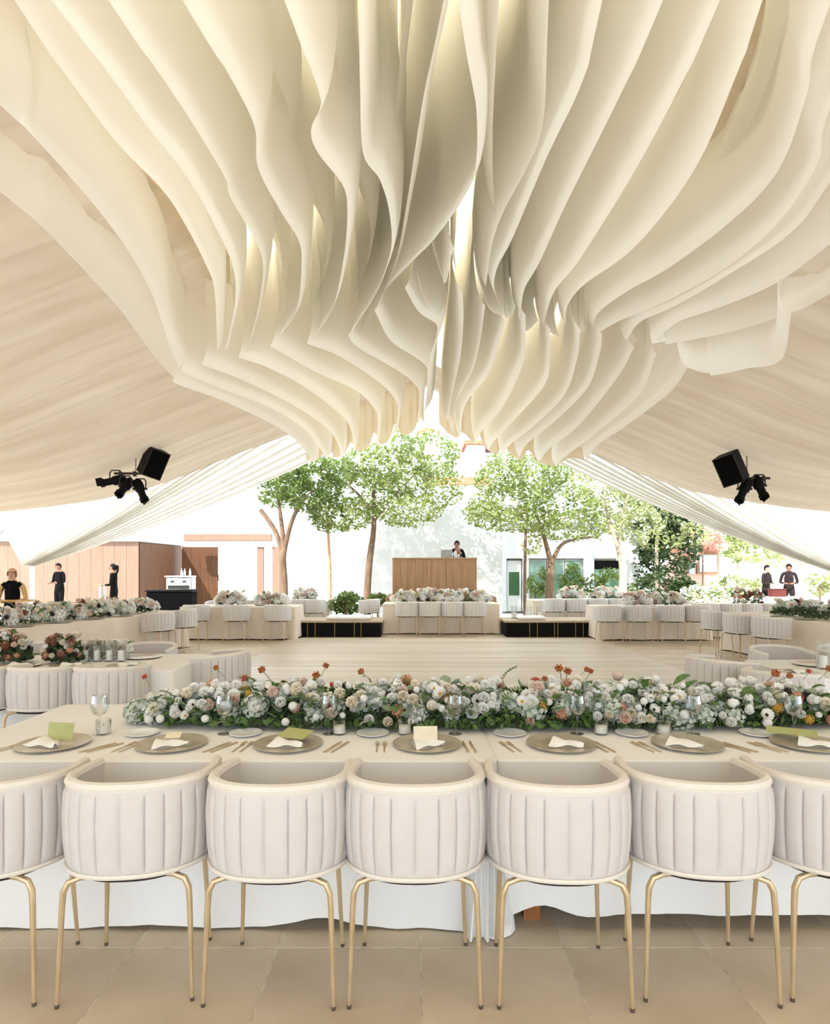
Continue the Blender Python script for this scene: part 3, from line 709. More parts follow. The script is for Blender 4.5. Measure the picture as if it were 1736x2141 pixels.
# left middle table
set_table('white tablecloth on the middle table at left, its rounded end by the dance floor', -3.75, 5.75, 3.4, 1.0, amp=.02, hem=.02, seed=3, corner=.06)
for i, x in enumerate((-2.5, -3.03, -3.56)): chair(x, 5.12, R(4 - i * 3), '%s cream tub chair from the right at the near side of the left middle table' % ORD[i], 'chairs at the left middle table')
for i, x in enumerate((-2.75, -3.35, -3.95)): chair(x, 6.42, PI + R(4), '%s cream tub chair from the right beyond the left middle table' % ORD[i], 'chairs at the left middle table')
chair(-1.86, 5.95, R(84), 'cream tub chair seen side-on at the end of the left middle table', 'chairs at the left middle table')
bouquet(X_(20, 5.6), 5.65, .752, .16, .13, .24, 0, RUST, 'rust and white flower arrangement at the far left edge on the left middle table', 1.0, 500)
bouquet(X_(130, 5.6), 5.65, .752, .15, .13, .22, 0, RUST, 'rust and white flower arrangement between plates on the left middle table', 1.0, 500)
bouquet(X_(220, 5.9), 5.95, .752, .2, .1, .12, 0, PALE, 'low white flowers among clear glass cylinders on the left middle table', .9, 300)
for i, px in enumerate((182, 206, 232, 256)): hurricane(X_(px, 5.75), 5.72, .752, '%s clear glass cylinder from the left on the left middle table' % ORD[i], 'glass cylinders on the left middle table', .05, .2)
for i, px in enumerate((38, 145, 262)): 
    plate(X_(px, 5.4), 5.42, .752, '%s charger plate from the left on the left middle table' % ORD[i], 'chargers on the left middle table')
    obj('napkin', nap[0], None, (X_(px, 5.4), 5.42, .758), (0, 0, .3 * i), 1, 'folded white napkin on the %s charger from the left, left middle table' % ORD[i], 'napkin', 'napkins on the left middle table')
plate(X_(300, 5.95), 5.95, .752, 'charger plate at the far right corner of the left middle table', 'chargers on the left middle table')

# right middle table
set_table('white tablecloth on the middle table at the right edge', 4.55, 5.35, 2.9, 1.0, amp=.02, hem=.02, seed=4, corner=.06)
chair(2.72, 5.55, R(-70), 'cream tub chair at the left end of the right middle table, farther of two', 'chairs at the right middle table')
chair(2.86, 4.86, R(-38), 'cream tub chair at the near left corner of the right middle table', 'chairs at the right middle table')
chair(3.62, 6.15, PI, 'cream tub chair beyond the right middle table, seen over its plates', 'chairs at the right middle table')
chair(4.3, 6.15, PI, 'cream tub chair beyond the right middle table at the frame edge', 'chairs at the right middle table')
for i, (px, yy) in enumerate(((1665, 5.05), (1700, 5.5))): plate(X_(px, yy), yy, .752, '%s charger plate on the right middle table' % ('nearer', 'farther')[i], 'chargers on the right middle table')
obj('napkin', nap[1], None, (X_(1665, 5.05), 5.05, .758), (0, 0, .3), 1, 'folded white napkin on the nearer charger of the right middle table', 'napkin')
hurricane(X_(1722, 5.3), 5.3, .752, 'clear glass cylinder with white candle on the right middle table', None, .055, .22)
bouquet(4.05, 5.6, .752, .2, .14, .2, 0, PALE, 'white flowers at the right frame edge on the right middle table', 1, 300)

# left long table, running away beside the dance floor
def edge_table(p0, p1, wd, side, desc, **k):
    a, b = Vector(p0 + (0,)), Vector(p1 + (0,)); u = (b - a).normalized(); nrm = Vector((-u.y, u.x, 0)) * side
    c = (a + b) / 2 + nrm * wd / 2; rz = math.atan2(u.y, u.x)
    set_table(desc, c.x, c.y, (b - a).length, wd, rz, **k); return c, u, nrm, rz
c, u, nr, rz = edge_table((-5.85, 8.4), (-4.68, 12.75), 1.05, 1, 'cream tablecloth on the long table receding at far left', m='cloth_beige', seed=5, amp=.03)
bouquet(c.x + .05, c.y - .1, .752, 1.95, .24, .26, rz, [('white_rose', 45), ('cream_rose', 30), ('blush_rose', 14), ('white_hydrangea', 34), ('hydrangea', 14), ('dark_scabiosa', 14), ('rust_dahlia', 6), ('eucalyptus_leaf', 40), ('leaf', 30)],
        'long mound of cream and white flowers on the far left long table', 1.5, 1800)
for i, s_ in enumerate((1.05, 1.75)):
    p = c + u * s_ - nr * .78; chair(p.x, p.y, rz, '%s cream tub chair at the dance floor side of the far left table' % ('nearer', 'farther')[i], 'chairs at the far left long table')
for i, s_ in enumerate((.6, 1.2, 1.8)):
    p = c + u * s_ + nr * .8; chair(p.x, p.y, rz + PI, '%s cream tub chair behind the flowers of the far left table' % ORD[i], 'chairs at the far left long table')
for i, s_ in enumerate((-1.5, -.8, -.1, .6, 1.3)):
    p = c + u * s_ - nr * .37; plate(p.x, p.y, .752, '%s charger plate from the near end on the far left table' % ORD[i], 'chargers on the far left table')

p = c + u * .7 + nr * .05
hurricane(p.x - .1, p.y, .96, 'tall clear glass cylinder with white pillar candle above the far left flowers', None, .055, .34)
# left far table
set_table('white tablecloth on the table behind the left black bench end', -4.0, 14.5, 2.6, 1.0, m='cloth_beige', seed=6, amp=.03, freq=8)
for i, px in enumerate((406, 491, 577)): chair(X_(px, 13.6), 13.72, R((8, 0, -8)[i]), '%s cream tub chair from the left before the far left banquet table' % ORD[i], 'chairs at the far left banquet table')
for i, px in enumerate((455, 520, 575)): chair(X_(px, 15.3), 15.3, PI, '%s cream tub chair from the left beyond the far left banquet table' % ORD[i], 'chairs at the far left banquet table')
bouquet(X_(485, 14.5), 14.5, .752, .32, .22, .26, 0, PALE, 'leafy white arrangement on the left part of the far left banquet table', 1.7, 260)
bouquet(X_(570, 14.6), 14.6, .752, .34, .22, .24, 0, PALE, 'white arrangement on the right part of the far left banquet table', 1.7, 260)
set_table('white tablecloth on the small table under the left trees', X_(640, 17), 17.0, 1.3, .9, m='cloth_beige', seed=7, amp=.03, freq=8)
chair(X_(657, 16.2), 16.2, R(-10), 'cream tub chair before the small table under the left trees', 'chairs under the left trees')
chair(X_(622, 16.2), 16.2, R(8), 'cream tub chair left of another before the small table under the trees', 'chairs under the left trees')
bouquet(X_(640, 17), 17, .752, .3, .2, .24, 0, PALE, 'white flowers on the small table under the left trees', 1.7, 200)

# head table
set_table('white tablecloth on the head table in front of the booth', .64, 15.75, 2.85, 1.0, m='cloth_beige', seed=8, amp=.03, freq=8)
for i, px in enumerate((851, 899, 946, 993)): chair(X_(px, 14.9), 14.98, 0, '%s cream tub chair from the left at the head table' % ORD[i], 'chairs at the head table')
bouquet(.66, 15.7, .752, 1.25, .25, .27, 0, [('white_rose', 40), ('cream_rose', 34), ('white_hydrangea', 34), ('blush_rose', 12), ('dark_scabiosa', 12), ('leaf', 24)], 'row of cream and white flowers along the head table', 1.8, 800)

# right far tables
set_table('white tablecloth on the far right banquet table', 5.35, 14.4, 2.5, 1.0, m='cloth_beige', seed=9, amp=.03, freq=8)
for i, (px, a) in enumerate(((1275, 10), (1338, 0), (1407, -5), (1462, -20))): chair(X_(px, 13.45), 13.55, R(a), '%s cream tub chair from the left before the far right banquet table' % ORD[i], 'chairs at the far right banquet table')
for i, px in enumerate((1330, 1385, 1425)): chair(X_(px, 15.2), 15.2, PI, '%s cream tub chair from the left beyond the far right banquet table' % ORD[i], 'chairs at the far right banquet table')
bouquet(X_(1330, 14.4), 14.4, .752, .3, .2, .24, 0, PALE + [('rust_dahlia', 8)], 'arrangement with a dark red bloom on the far right banquet table', 1.7, 260)
bouquet(X_(1390, 14.5), 14.5, .752, .4, .22, .24, 0, PALE, 'white arrangement on the right part of the far right banquet table', 1.7, 260)
set_table('white tablecloth on the table behind the right black bench', 4.7, 17.4, 3.0, 1.0, m='cloth_beige', seed=10, amp=.03, freq=8)
for i, px in enumerate((1160, 1205, 1250, 1292)): chair(X_(px, 16.6), 16.62, R(6 - 4 * i), '%s cream tub chair from the left behind the right black bench' % ORD[i], 'chairs behind the right black bench')
bouquet(X_(1195, 17.4), 17.4, .752, .35, .2, .28, 0, PALE, 'white arrangement on the left of the table behind the right bench', 1.7, 260)
bouquet(X_(1270, 17.4), 17.4, .752, .45, .2, .28, 0, PALE, 'white arrangement on the right of the table behind the right bench', 1.7, 260)
c, u, nr, rz = edge_table((6.62, 8.9), (6.08, 12.3), 1.05, -1, 'cream tablecloth on the long table receding at far right', m='cloth_beige', seed=11, amp=.035)
for i, (x, y) in enumerate(((5.72, 11.75), (5.78, 11.05), (5.92, 10.35))): chair(x, y, rz - PI, '%s cream tub chair from the far end beside the far right long table' % ORD[i], 'chairs at the far right long table')
bouquet(c.x + .02, c.y - .2, .752, 1.25, .24, .26, rz, [('white_rose', 24), ('cream_rose', 16), ('blush_rose', 14), ('white_hydrangea', 14), ('hydrangea', 12), ('dark_scabiosa', 14), ('rust_dahlia', 6), ('peach_carnation', 6), ('eucalyptus_leaf', 30), ('leaf', 20)],
        'mixed pale and dark flowers on the far right long table', 1.5, 1200)
for i, s_ in enumerate((-1.0, -.2, .6)):
    p = c + u * s_ - nr * .36; plate(p.x, p.y, .752, '%s charger plate from the near end on the far right long table' % ORD[i], 'chargers on the far right long table')
set_table('cream tablecloth on the farthest right table by the garden', 8.2, 15.0, 3.0, 1.0, m='cloth_beige', seed=12, amp=.03, freq=8)
for i, px in enumerate((1480, 1525, 1568, 1612)): chair(X_(px, 14.2), 14.25, R(5), '%s cream tub chair from the left before the farthest right table' % ORD[i], 'chairs at the farthest right table')
bouquet(X_(1560, 15), 15, .752, .35, .2, .3, 0, RUST, 'dark leafy arrangement on the farthest right table', 1.7, 260)

# ================================================================ BLACK BENCHES WITH BOARD TOPS
def bench(x0, x1, y0, y1, label, joints):
    t = thing('black_bench', label, 'bench', ((x0 + x1) / 2, (y0 + y1) / 2, 0)); cx, cy = (x0 + x1) / 2, (y0 + y1) / 2
    b = MB(); b.bbox((0, 0, .17), (x1 - x0 - .06, y1 - y0 - .06, .34), .006); body = b.build('body', 'black', t, False)
    b = MB(); b.bbox((0, 0, .365), (x1 - x0 + .04, y1 - y0 + .04, .05), .008); b.build('board_top', 'wood_top', t, False)
    xs2 = [x0 + .03] + [X_(j, y0) for j in joints] + [x1 - .03]
    for a, c_ in zip(xs2, xs2[1:]):
        b = MB(); b.bbox(((a + c_) / 2 - cx, y0 - cy + .02, .17), (c_ - a - .015, .02, .32), .004); b.build('panel', 'black', t, False)
    for j in joints:
        b = MB(); b.box((X_(j, y0) - cx, y0 - cy + .012, .17), (.010, .02, .33)); b.build('brass_strip', 'brass', t, False)
bench(-2.98, -.78, 14.62, 15.7, 'low black panelled bench with board top left of the head table', (643, 659, 700, 741, 755))
bench(2.12, 4.45, 14.62, 15.7, 'low black panelled bench with board top right of the head table', (1108, 1124, 1160, 1167, 1204, 1220))
def cushion(x, y, z, d, m, label):
    b = MB(); b.bbox((0, 0, d[2] / 2), d, d[2] * .4); o = b.build('cushion', m, None, label=label, cat='cushion'); o.location = (x, y, z)
cushion(X_(730, 15), 15.0, .392, (1.05, .6, .09), 'cloth', 'flat white seat cushion on the left black bench')
cushion(X_(1110, 15), 15.0, .392, (.65, .5, .08), 'cloth', 'flat white seat cushion on the right black bench')
chair(X_(768, 15.55), 16.25, R(70), 'pale tub chair turned sideways behind the left black bench', None)
for i, px in enumerate((1075, 1106, 1128)): hurricane(X_(px, 15.3), 15.3, .392, '%s clear glass cylinder from the left on the right black bench' % ORD[i], 'glass cylinders on the right black bench', .07, .3)

# ================================================================ BOOTH, STAGE
BY = 18.2
st = MB(); st.bbox((.75, 19.2, .4), (3.2, 2.6, .8), .02); st.build('stage', 'wood_mid', None, False, label='low wooden stage carrying the wooden booth', cat='stage')
x0, x1 = X_(821, BY), X_(997, BY); zt = Z_(1166, BY)
bo = thing('dj_booth', 'plain vertical plank wooden booth behind the head table', 'booth', ((x0 + x1) / 2, BY, .8)); npl = 11; pw = (x1 - x0) / npl
for k in range(npl):
    b = MB(); b.bbox((-(x1 - x0) / 2 + pw * (k + .5), 0, (zt - .8) / 2), (pw - .004, .035, zt - .8), .003); b.build('plank', 'wood_mid', bo, False)
b = MB(); b.box((0, .024, (zt - .8) / 2), (x1 - x0 - .02, .012, zt - .82)); b.build('backing_board', 'wood_dark', bo, False)
for s in (-1, 1):
    b = MB(); b.bbox((s * ((x1 - x0) / 2 - .02), .33, (zt - .8) / 2), (.04, .6, zt - .8), .004); b.build('side_panel', 'wood_mid', bo, False)
b = MB(); b.bbox((0, .3, zt - .83), (x1 - x0 + .02, .66, .04), .004); b.build('shelf_top', 'wood_mid', bo, False)
lp = thing('laptop', 'open grey laptop on the booth in front of the performer', 'laptop', (X_(934, 18.5), 18.45, zt - .008))
b = MB(); b.bbox((0, .1, .01), (.34, .24, .02), .004); b.build('keyboard_base', 'grey_plastic', lp, False)
b = MB(); b.bbox((0, -.03, .13), (.34, .015, .24), .004); b.build('screen', 'grey_plastic', lp, False)

# ================================================================ PEOPLE
def person(name_label, x, y, z, rz, h, top, legs, hair, arms, skin='skin', long_hair=False, lean=0.0, group=None, headtilt=0, vest=None, vw=.155):
    s = h / 1.72
    J = []; E = []
    def v(p, r): J.append((Vector(p) * s, r if isinstance(r, tuple) else (r, r))); return len(J) - 1
    def e(a, b): E.append((a, b))
    L = lean
    pel = v((0, 0, .95), (.15, .10)); sp = v((0, L * .3, 1.13), (.13, .095)); chst = v((0, L * .8, 1.31), (.155, .105)); nb_ = v((0, L, 1.45), (.07, .06)); nk = v((0, L + .01, 1.53), .05)
    hd = v((0, L + .03 + headtilt * .3, 1.61), (.075, .085)); ht = v((0, L + .02 + headtilt * .3, 1.68), (.065, .075))
    e(pel, sp); e(sp, chst); e(chst, nb_); e(nb_, nk); e(nk, hd); e(hd, ht)
    for sx, (el, wr) in zip((-1, 1), arms):
        sh = v((sx * .17, L * .95, 1.42), .058); eb = v((sx * el[0], L + el[1], el[2]), .042); wv = v((sx * wr[0], L + wr[1], wr[2]), .027)
        d = (Vector((sx * wr[0], wr[1], wr[2])) - Vector((sx * el[0], el[1], el[2]))).normalized(); W0 = Vector((sx * wr[0], L + wr[1], wr[2]))
        pm = v(W0 + d * .07, (.036, .02)); e(nb_, sh); e(sh, eb); e(eb, wv); e(wv, pm)
        a = Vector((0, 0, 1)).cross(d); a = a.normalized() if a.length > .1 else Vector((1, 0, 0))
        for k in range(4):
            q = W0 + d * .085 + a * (k - 1.5) * .02; f1 = v(q + d * .03, .009); f2 = v(q + d * (.062 + .012 * (k in (1, 2))) + Vector((0, 0, -.012)), .008); e(pm, f1); e(f1, f2)
        t1 = v(W0 + d * .05 + a * -.045, .010); t2 = v(W0 + d * .085 + a * -.06, .009); e(pm, t1); e(t1, t2)
    for sx in (-1, 1):
        hp = v((sx * .09, 0, .88), (.095, .10)); kn_ = v((sx * .10, .015, .5), .062); an = v((sx * .10, -.01, .1), .042); to = v((sx * .11, .13, .04), (.04, .035)); e(pel, hp); e(hp, kn_); e(kn_, an); e(an, to)
    me = bpy.data.meshes.new('body'); me.from_pydata([j[0] for j in J], E, []); o = bpy.data.objects.new('tmp', me); COL.objects.link(o)
    mo = o.modifiers.new('s', 'SKIN'); ss = o.modifiers.new('d', 'SUBSURF'); ss.levels = 1; ss.render_levels = 1
    for i, j in enumerate(J): me.skin_vertices[0].data[i].radius = (j[1][0] * s, j[1][1] * s); me.skin_vertices[0].data[i].use_root = (i == 0)
    dg = bpy.context.evaluated_depsgraph_get(); ev = bpy.data.meshes.new_from_object(o.evaluated_get(dg)); bpy.data.objects.remove(o)
    ev.name = 'body'; ev.materials.clear()
    for k in (skin, top, legs, vest or top, 'black'): ev.materials.append(M[k])
    hands = [Vector((sx * a_[1][0], L + a_[1][1], a_[1][2])) * s for sx, a_ in zip((-1, 1), arms)]
    for p in ev.polygons:
        c = p.center; zz = c.z / s; mi = 1
        if zz > 1.475 and abs(c.x) < .12 * s: mi = 0
        elif zz < .09: mi = 4
        elif zz < .93 and abs(c.x) < .2 * s: mi = 2
        if vest and zz > .93 and zz < 1.47 and abs(c.x) < vw * s and c.y > -.02: mi = 3
        for hnd in hands:
            if (c - hnd).length < .155 * s and ((c - hnd).length < .035 * s or abs(c.x) > 0): 
                if (c - hnd).length < .15 * s and zz > .7: mi = 0 if min((c - Vector((sx * a_[0][0], L + a_[0][1], a_[0][2])) * s).length for sx, a_ in zip((-1, 1), arms)) > .2 * s else mi
        p.material_index = mi; p.use_smooth = True
    rt = thing('person', name_label, 'person', (x, y, z), rz, group); obj('body', ev, rt)
    hc = Vector((0, L + .03 + headtilt * .3, 1.62)) * s
    b = MB()
    P = []
    for i in range(9):
        th = PI * .62 * i / 8; row = []
        for j in range(17):
            a = 2 * PI * j / 16; r = .098 * s; back = max(0, -math.sin(a)); cut = 1.0 if math.sin(a) < .3 else .62
            t2 = th * cut * (1 + .28 * back)
            row.append(hc + Vector((r * .88 * math.sin(t2) * math.cos(a), r * 1.0 * math.sin(t2) * math.sin(a) - .012 * s, r * 1.12 * math.cos(t2) + .012 * s)))
        P.append(row)
    b.grid(P)
    if long_hair: b.tube([hc + Vector((0, -.08, .06)) * s, hc + Vector((.0, -.13, .05)) * s, hc + Vector((0, -.13, -.08)) * s, hc + Vector((0, -.10, -.22)) * s], [.03 * s, .04 * s, .035 * s, .012 * s], 8)
    b.build('hair', hair, rt)
    for sx in (-1, 1):
        b = MB(); b.lathe([(0, -.010 * s), (.009 * s, 0), (0, .010 * s)], hc + Vector((sx * .03, .083, .0)) * s, 8); b.build('eye', 'eye', rt)
        b = MB(); b.lathe([(0, -.03 * s), (.014 * s, -.01 * s), (.016 * s, .012 * s), (0, .028 * s)], hc + Vector((sx * .08, -.005, -.005)) * s, 8); b.build('ear', skin, rt)
    b = MB(); b.tube([hc + Vector((0, .080, .012)) * s, hc + Vector((0, .104, -.026)) * s, hc + Vector((0, .085, -.036)) * s], [.008 * s, .013 * s, .01 * s], 7); b.build('nose', skin, rt)
    b = MB(); b.tube([hc + Vector((-.022, .075, -.06)) * s, hc + Vector((0, .084, -.06)) * s, hc + Vector((.022, .075, -.06)) * s], .007 * s, 6); b.build('mouth', 'lip', rt)
    return rt
FOLD = (((.24, .02, 1.14), (.10, .24, 1.12)), ((.24, .02, 1.14), (.10, .24, 1.12)))
HANG = (((.23, -.02, 1.15), (.25, .06, .92)), ((.23, -.02, 1.15), (.25, .06, .92)))
UPF = (((.26, .08, 1.16), (.05, .17, 1.40)), ((.25, .04, 1.14), (.10, .28, 1.10)))
person('person in dark clothes, head bowed, before the pale wood wall at left', X_(124, 20), 20, 0, R(160), 1.78, 'suit', 'suit', 'hair_dark', FOLD, 'skin_dark', headtilt=.06)
person('person with dark ponytail and dark uniform carrying a tray before the wood wall', X_(238, 18), 18, 0, R(100), 1.74, 'suit', 'suit', 'hair_dark', FOLD, 'skin_dark', True)
tr = MB(); tr.lathe([(0, 0), (.2, 0), (.21, .015), (.2, .012), (0, .008)], (0, 0, 0), 20); tr.build('serving_tray', 'shirt_tan', None, label='round tan tray held by the person with the ponytail', cat='tray', loc=(X_(238, 18) - .32, 17.93, 1.135))
person('person in black vest and tan shirt at the far left edge, holding a tan board', X_(26, 11), 11.0, 0, R(195), 1.60, 'shirt_tan', 'suit', 'skin', FOLD, 'skin', vest='suit')
tb = MB(); tb.bbox((0, 0, 0), (.75, .25, .03), .008); tb.build('carrying_board', 'brass', None, label='tan board held by the person at the far left edge', cat='board', loc=(X_(22, 10.7), 10.68, 1.06), rot=(0, 0, R(10)))
person('person in black jacket and white shirt behind the wooden booth, hand at face', X_(957, 19.1), 19.15, .8, R(170), 1.66, 'suit', 'suit', 'hair_dark', UPF, 'skin_dark', vest='shirt_white', lean=.12, vw=.055)
person('person in dark brown at left of the pair in the right garden', X_(1603, 20), 20, 0, R(-150), 1.72, 'brown_cloth', 'suit', 'hair_dark', FOLD, 'skin')
person('person in dark brown at right of the pair in the right garden', X_(1650, 20), 20, 0, R(150), 1.76, 'brown_cloth', 'brown_cloth', 'hair_dark', FOLD, 'skin_dark', True)
set_table('white tablecloth on the service table between the pair in the right garden', X_(1630, 19.2), 19.2, 1.5, .7, seed=13, amp=.02)
bx = MB(); bx.bbox((0, 0, .11), (.42, .3, .22), .02); bx.bbox((0, 0, .23), (.44, .32, .03), .01); bx.build('red_crate', 'red_box', None, False, label='dark red box on the white service table in the right garden', cat='box', loc=(X_(1625, 19.2), 19.2, .752))

# ================================================================ HANGING SPEAKERS AND SPOTLIGHTS
def rig(px, py_top, py, Y, side, word):
    x = X_(px, Y); zc = ceil_z(x, Y); zb = Z_(py, Y)
    t = thing('hanging_bar', 'short hanging bar and chain from the tent roof at %s' % word, 'hanging bar', (x, Y, zb))
    b = MB(); n = int((zc - zb) / .035)
    for k in range(n):
        z = k * .035; a = (k % 2) * PI / 2; b.tube([(math.cos(q) * .012 * math.cos(a), math.cos(q) * .012 * math.sin(a), z + .018 + math.sin(q) * .022) for q in [2 * PI * i / 8 for i in range(9)]], .004, 5, cap=False)
    b.build('chain', 'dark_metal', t)
    b = MB(); b.tube([(-.42, 0, 0), (.42, 0, 0)], .024, 10); b.build('bar', 'dark_metal', t)
    for q in (-.3, -.02, .3):
        b = MB(); b.bbox((q, 0, -.01), (.05, .08, .1), .008); b.build('clamp', 'dark_metal', t, False)
    return x, zb
def speaker(x, y, z, rx, ry, rz, label):
    t = thing('speaker', label, 'speaker', (x, y, z)); t.rotation_euler = (Matrix.Rotation(ry, 3, 'Y') @ Matrix.Rotation(rz, 3, 'Z') @ Matrix.Rotation(rx, 3, 'X')).to_euler()
    b = MB(); b.bbox((0, 0, 0), (.38, .32, .56), .02); b.build('cabinet', 'black', t, False)
    b = MB(); b.bbox((0, -.165, 0), (.34, .02, .52), .008); b.build('grille', 'black_cloth', t, False)
    b = MB(); b.box((0, -.15, 0), (.384, .008, .564)); b.build('edge_trim', 'dark_metal', t, False)
    b = MB(); b.tube([(-.2, .0, -.1), (-.235, 0, -.1), (-.235, 0, .1), (-.2, 0, .1)], .014, 8); b.build('bracket', 'dark_metal', t)
def spot(x, y, z, dirv, label, group):
    t = thing('spotlight', label, 'spotlight', (x, y, z), 0, group)
    d = Vector(dirv).normalized(); q = d.to_track_quat('Z', 'Y')
    b = MB(); b.lathe([(0, -.2), (.075, -.19), (.095, -.12), (.095, .03), (.07, .06), (.07, .2), (.085, .21), (.085, .28), (.07, .28), (.065, .24), (0, .24)], (0, 0, 0), 16)
    o = b.build('lamp_housing', 'black', t); o.rotation_mode = 'QUATERNION'; o.rotation_quaternion = q
    b = MB(); b.tube([(-.115, 0, 0), (-.115, 0, .15), (-.08, 0, .2), (.08, 0, .2), (.115, 0, .15), (.115, 0, 0)], .013, 8); b.build('yoke', 'dark_metal', t)
    for k in (-1, 1):
        b = MB(); b.lathe([(0, -.02), (.022, -.02), (.022, .02), (0, .02)], (k * .125, 0, 0), 10); b.build('knob', 'dark_metal', t)
    b = MB(); b.bbox((0, 0, .06), (.02, .16, .12), .006); p = b.build('barn_door', 'black', t, False); p.rotation_mode = 'QUATERNION'; p.rotation_quaternion = q; p.location = d * .24 + Vector((0, 0, .03))
YL = 12.25
x, zb = rig(284, 938, 990, YL, -1, 'left')
sp = at(323, 968, YL); speaker(sp.x, YL - .05, sp.z, R(8), R(19), R(48), 'black speaker tilted beside the left spotlights')
p = at(243, 1003, YL); spot(p.x, YL - .02, p.z - .02, (-.9, -.25, -.22), 'black spotlight pointing left, outermost of the left cluster', 'left hanging spotlights')
p = at(268, 1018, YL); spot(p.x, YL - .1, p.z, (-.15, -.6, -.6), 'black spotlight in the middle of the left cluster', 'left hanging spotlights')
p = at(292, 1020, YL); spot(p.x, YL + .02, p.z - .02, (.4, -.2, -.8), 'black spotlight pointing down right in the left cluster', 'left hanging spotlights')
YR = 11.4
x, zb = rig(1562, 935, 1000, YR, 1, 'right')
sp = at(1526, 980, YR); speaker(sp.x, YR - .05, sp.z, R(8), R(-20), R(-50), 'black speaker tilted beside the right spotlights')
p = at(1555, 1025, YR); spot(p.x, YR - .03, p.z + .02, (-.5, -.25, -.85), 'black spotlight pointing down left in the right cluster', 'right hanging spotlights')
p = at(1586, 1018, YR); spot(p.x, YR - .02, p.z + .02, (.1, -.5, -.85), 'black spotlight hanging at the right of the right cluster', 'right hanging spotlights')

# ================================================================ BACKGROUND: BUILDINGS
def planked(parent, x0, x1, y, z0, z1, wd, m, axis='x', name='plank'):
    n = max(1, round(abs(x1 - x0) / wd)); d = (x1 - x0) / n
    for k in range(n):
        cc = x0 + d * (k + .5); b = MB()
        if axis == 'x': b.bbox((cc, y, (z0 + z1) / 2), (abs(d) - .005, .05, z1 - z0), .003)
        else: b.bbox((y, cc, (z0 + z1) / 2), (.05, abs(d) - .005, z1 - z0), .003)
        b.build(name, m, parent, False)
WB = thing('wooden_pavilion', 'wood plank pavilion at left, front toned pale for sun, side toned dark for shade', 'building')
xc = X_(290, 22); zt2 = Z_(1133, 22)
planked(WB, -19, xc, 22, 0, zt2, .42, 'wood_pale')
planked(WB, 22.05, 26, xc, 0, zt2, .42, 'wood_dark', 'y')  # side face in darker wood than the front, its shade put into the colour
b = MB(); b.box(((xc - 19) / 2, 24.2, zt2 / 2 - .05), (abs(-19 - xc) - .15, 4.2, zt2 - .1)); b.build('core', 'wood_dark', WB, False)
b = MB(); b.bbox(((xc - 19) / 2, 24, zt2 + .07), (abs(-19 - xc) + .2, 4.4, .12), .01); b.build('roof_edge', 'white_wall', WB, False)
DP = thing('wooden_door_panel', 'dark wooden panel wall behind the coffee machine', 'panel'); Yd = 25.6
planked(DP, X_(381, Yd), X_(456, Yd), Yd, 0, Z_(1140, Yd), .37, 'wood_dark')
b = MB(); b.bbox((X_(458, Yd), Yd - .06, 1.25), (.06, .04, .25), .01); b.build('handle', 'dark_metal', DP, False)
PG = thing('pergola', 'white and wood pergola frame left of the first tree', 'pergola'); Yp = 24.5
b = MB(); b.bbox(((X_(385, Yp) + X_(572, Yp)) / 2, Yp, Z_(1139, Yp)), (X_(572, Yp) - X_(385, Yp), .3, .18), .02); b.build('white_beam', 'white_wall', PG, False)
b = MB(); b.bbox(((X_(385, Yp) + X_(568, Yp)) / 2, Yp + .1, Z_(1124, Yp)), (X_(568, Yp) - X_(385, Yp), .3, .28), .02); b.build('wood_beam', 'wood_pale', PG, False)
for px, m, wd in ((466, 'white_wall', .3), (545, 'wood_pale', .26), (558, 'white_wall', .2), (578, 'wood_pale', .3)):
    b = MB(); b.bbox((X_(px, Yp), Yp + .05, Z_(1143, Yp) / 2), (wd, .2, Z_(1143, Yp)), .015); b.build('post', m, PG, False)
# white walls
wl = MB(); wl.box(((X_(598, 22.6) + X_(1050, 22.6)) / 2, 22.7, 1.95), (X_(1050, 22.6) - X_(598, 22.6), .25, 3.9)); wl.build('wall_back', 'white_wall', None, False, kind='structure')
wl = MB(); wl.box((X_(300, 33), 33, 2.8), (16, .3, 5.6)); wl.build('wall_left', 'white_wall', None, False, kind='structure')
WH = thing('white_house', 'white house at right with green glass doors behind the trees', 'building'); Yh = 24
def hx(px): return X_(px, Yh)
def hz(py): return Z_(py, Yh)
def panel(px0, px1, py0, py1, dep, m, name, y=None, parent=WH):
    yy = Yh if y is None else y; b = MB(); b.bbox(((hx(px0) + hx(px1)) / 2, yy, (hz(py0) + hz(py1)) / 2), (hx(px1) - hx(px0), dep, hz(py0) - hz(py1)), .01); return b.build(name, m, parent, False)
panel(1052, 1332, 1095, 1168, .4, 'white_wall', 'upper_wall'); panel(1048, 1058, 1168, 1278, .4, 'white_wall', 'pier'); panel(1218, 1240, 1168, 1278, .4, 'white_wall', 'pier'); panel(1303, 1332, 1168, 1278, .4, 'white_wall', 'pier'); panel(1092, 1104, 1168, 1278, .4, 'white_wall', 'pier')
b = MB(); b.box((hx(1050), Yh + 2.1, hz(1095) / 2), (.3, 4.0, hz(1095))); b.build('side_wall', 'white_wall', WH, False)
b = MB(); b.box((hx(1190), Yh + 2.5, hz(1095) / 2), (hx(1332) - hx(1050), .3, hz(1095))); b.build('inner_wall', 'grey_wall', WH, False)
b = MB(); b.box((hx(1190), Yh + 1.2, hz(1095) + .1), (hx(1345) - hx(1045), 3.4, .2)); b.build('flat_roof', 'white_wall', WH, False)
d1 = panel(1060, 1090, 1172, 1278, .08, 'white_wall', 'door'); panel(1064, 1086, 1196, 1245, .1, 'door_green', 'pane', None, d1)
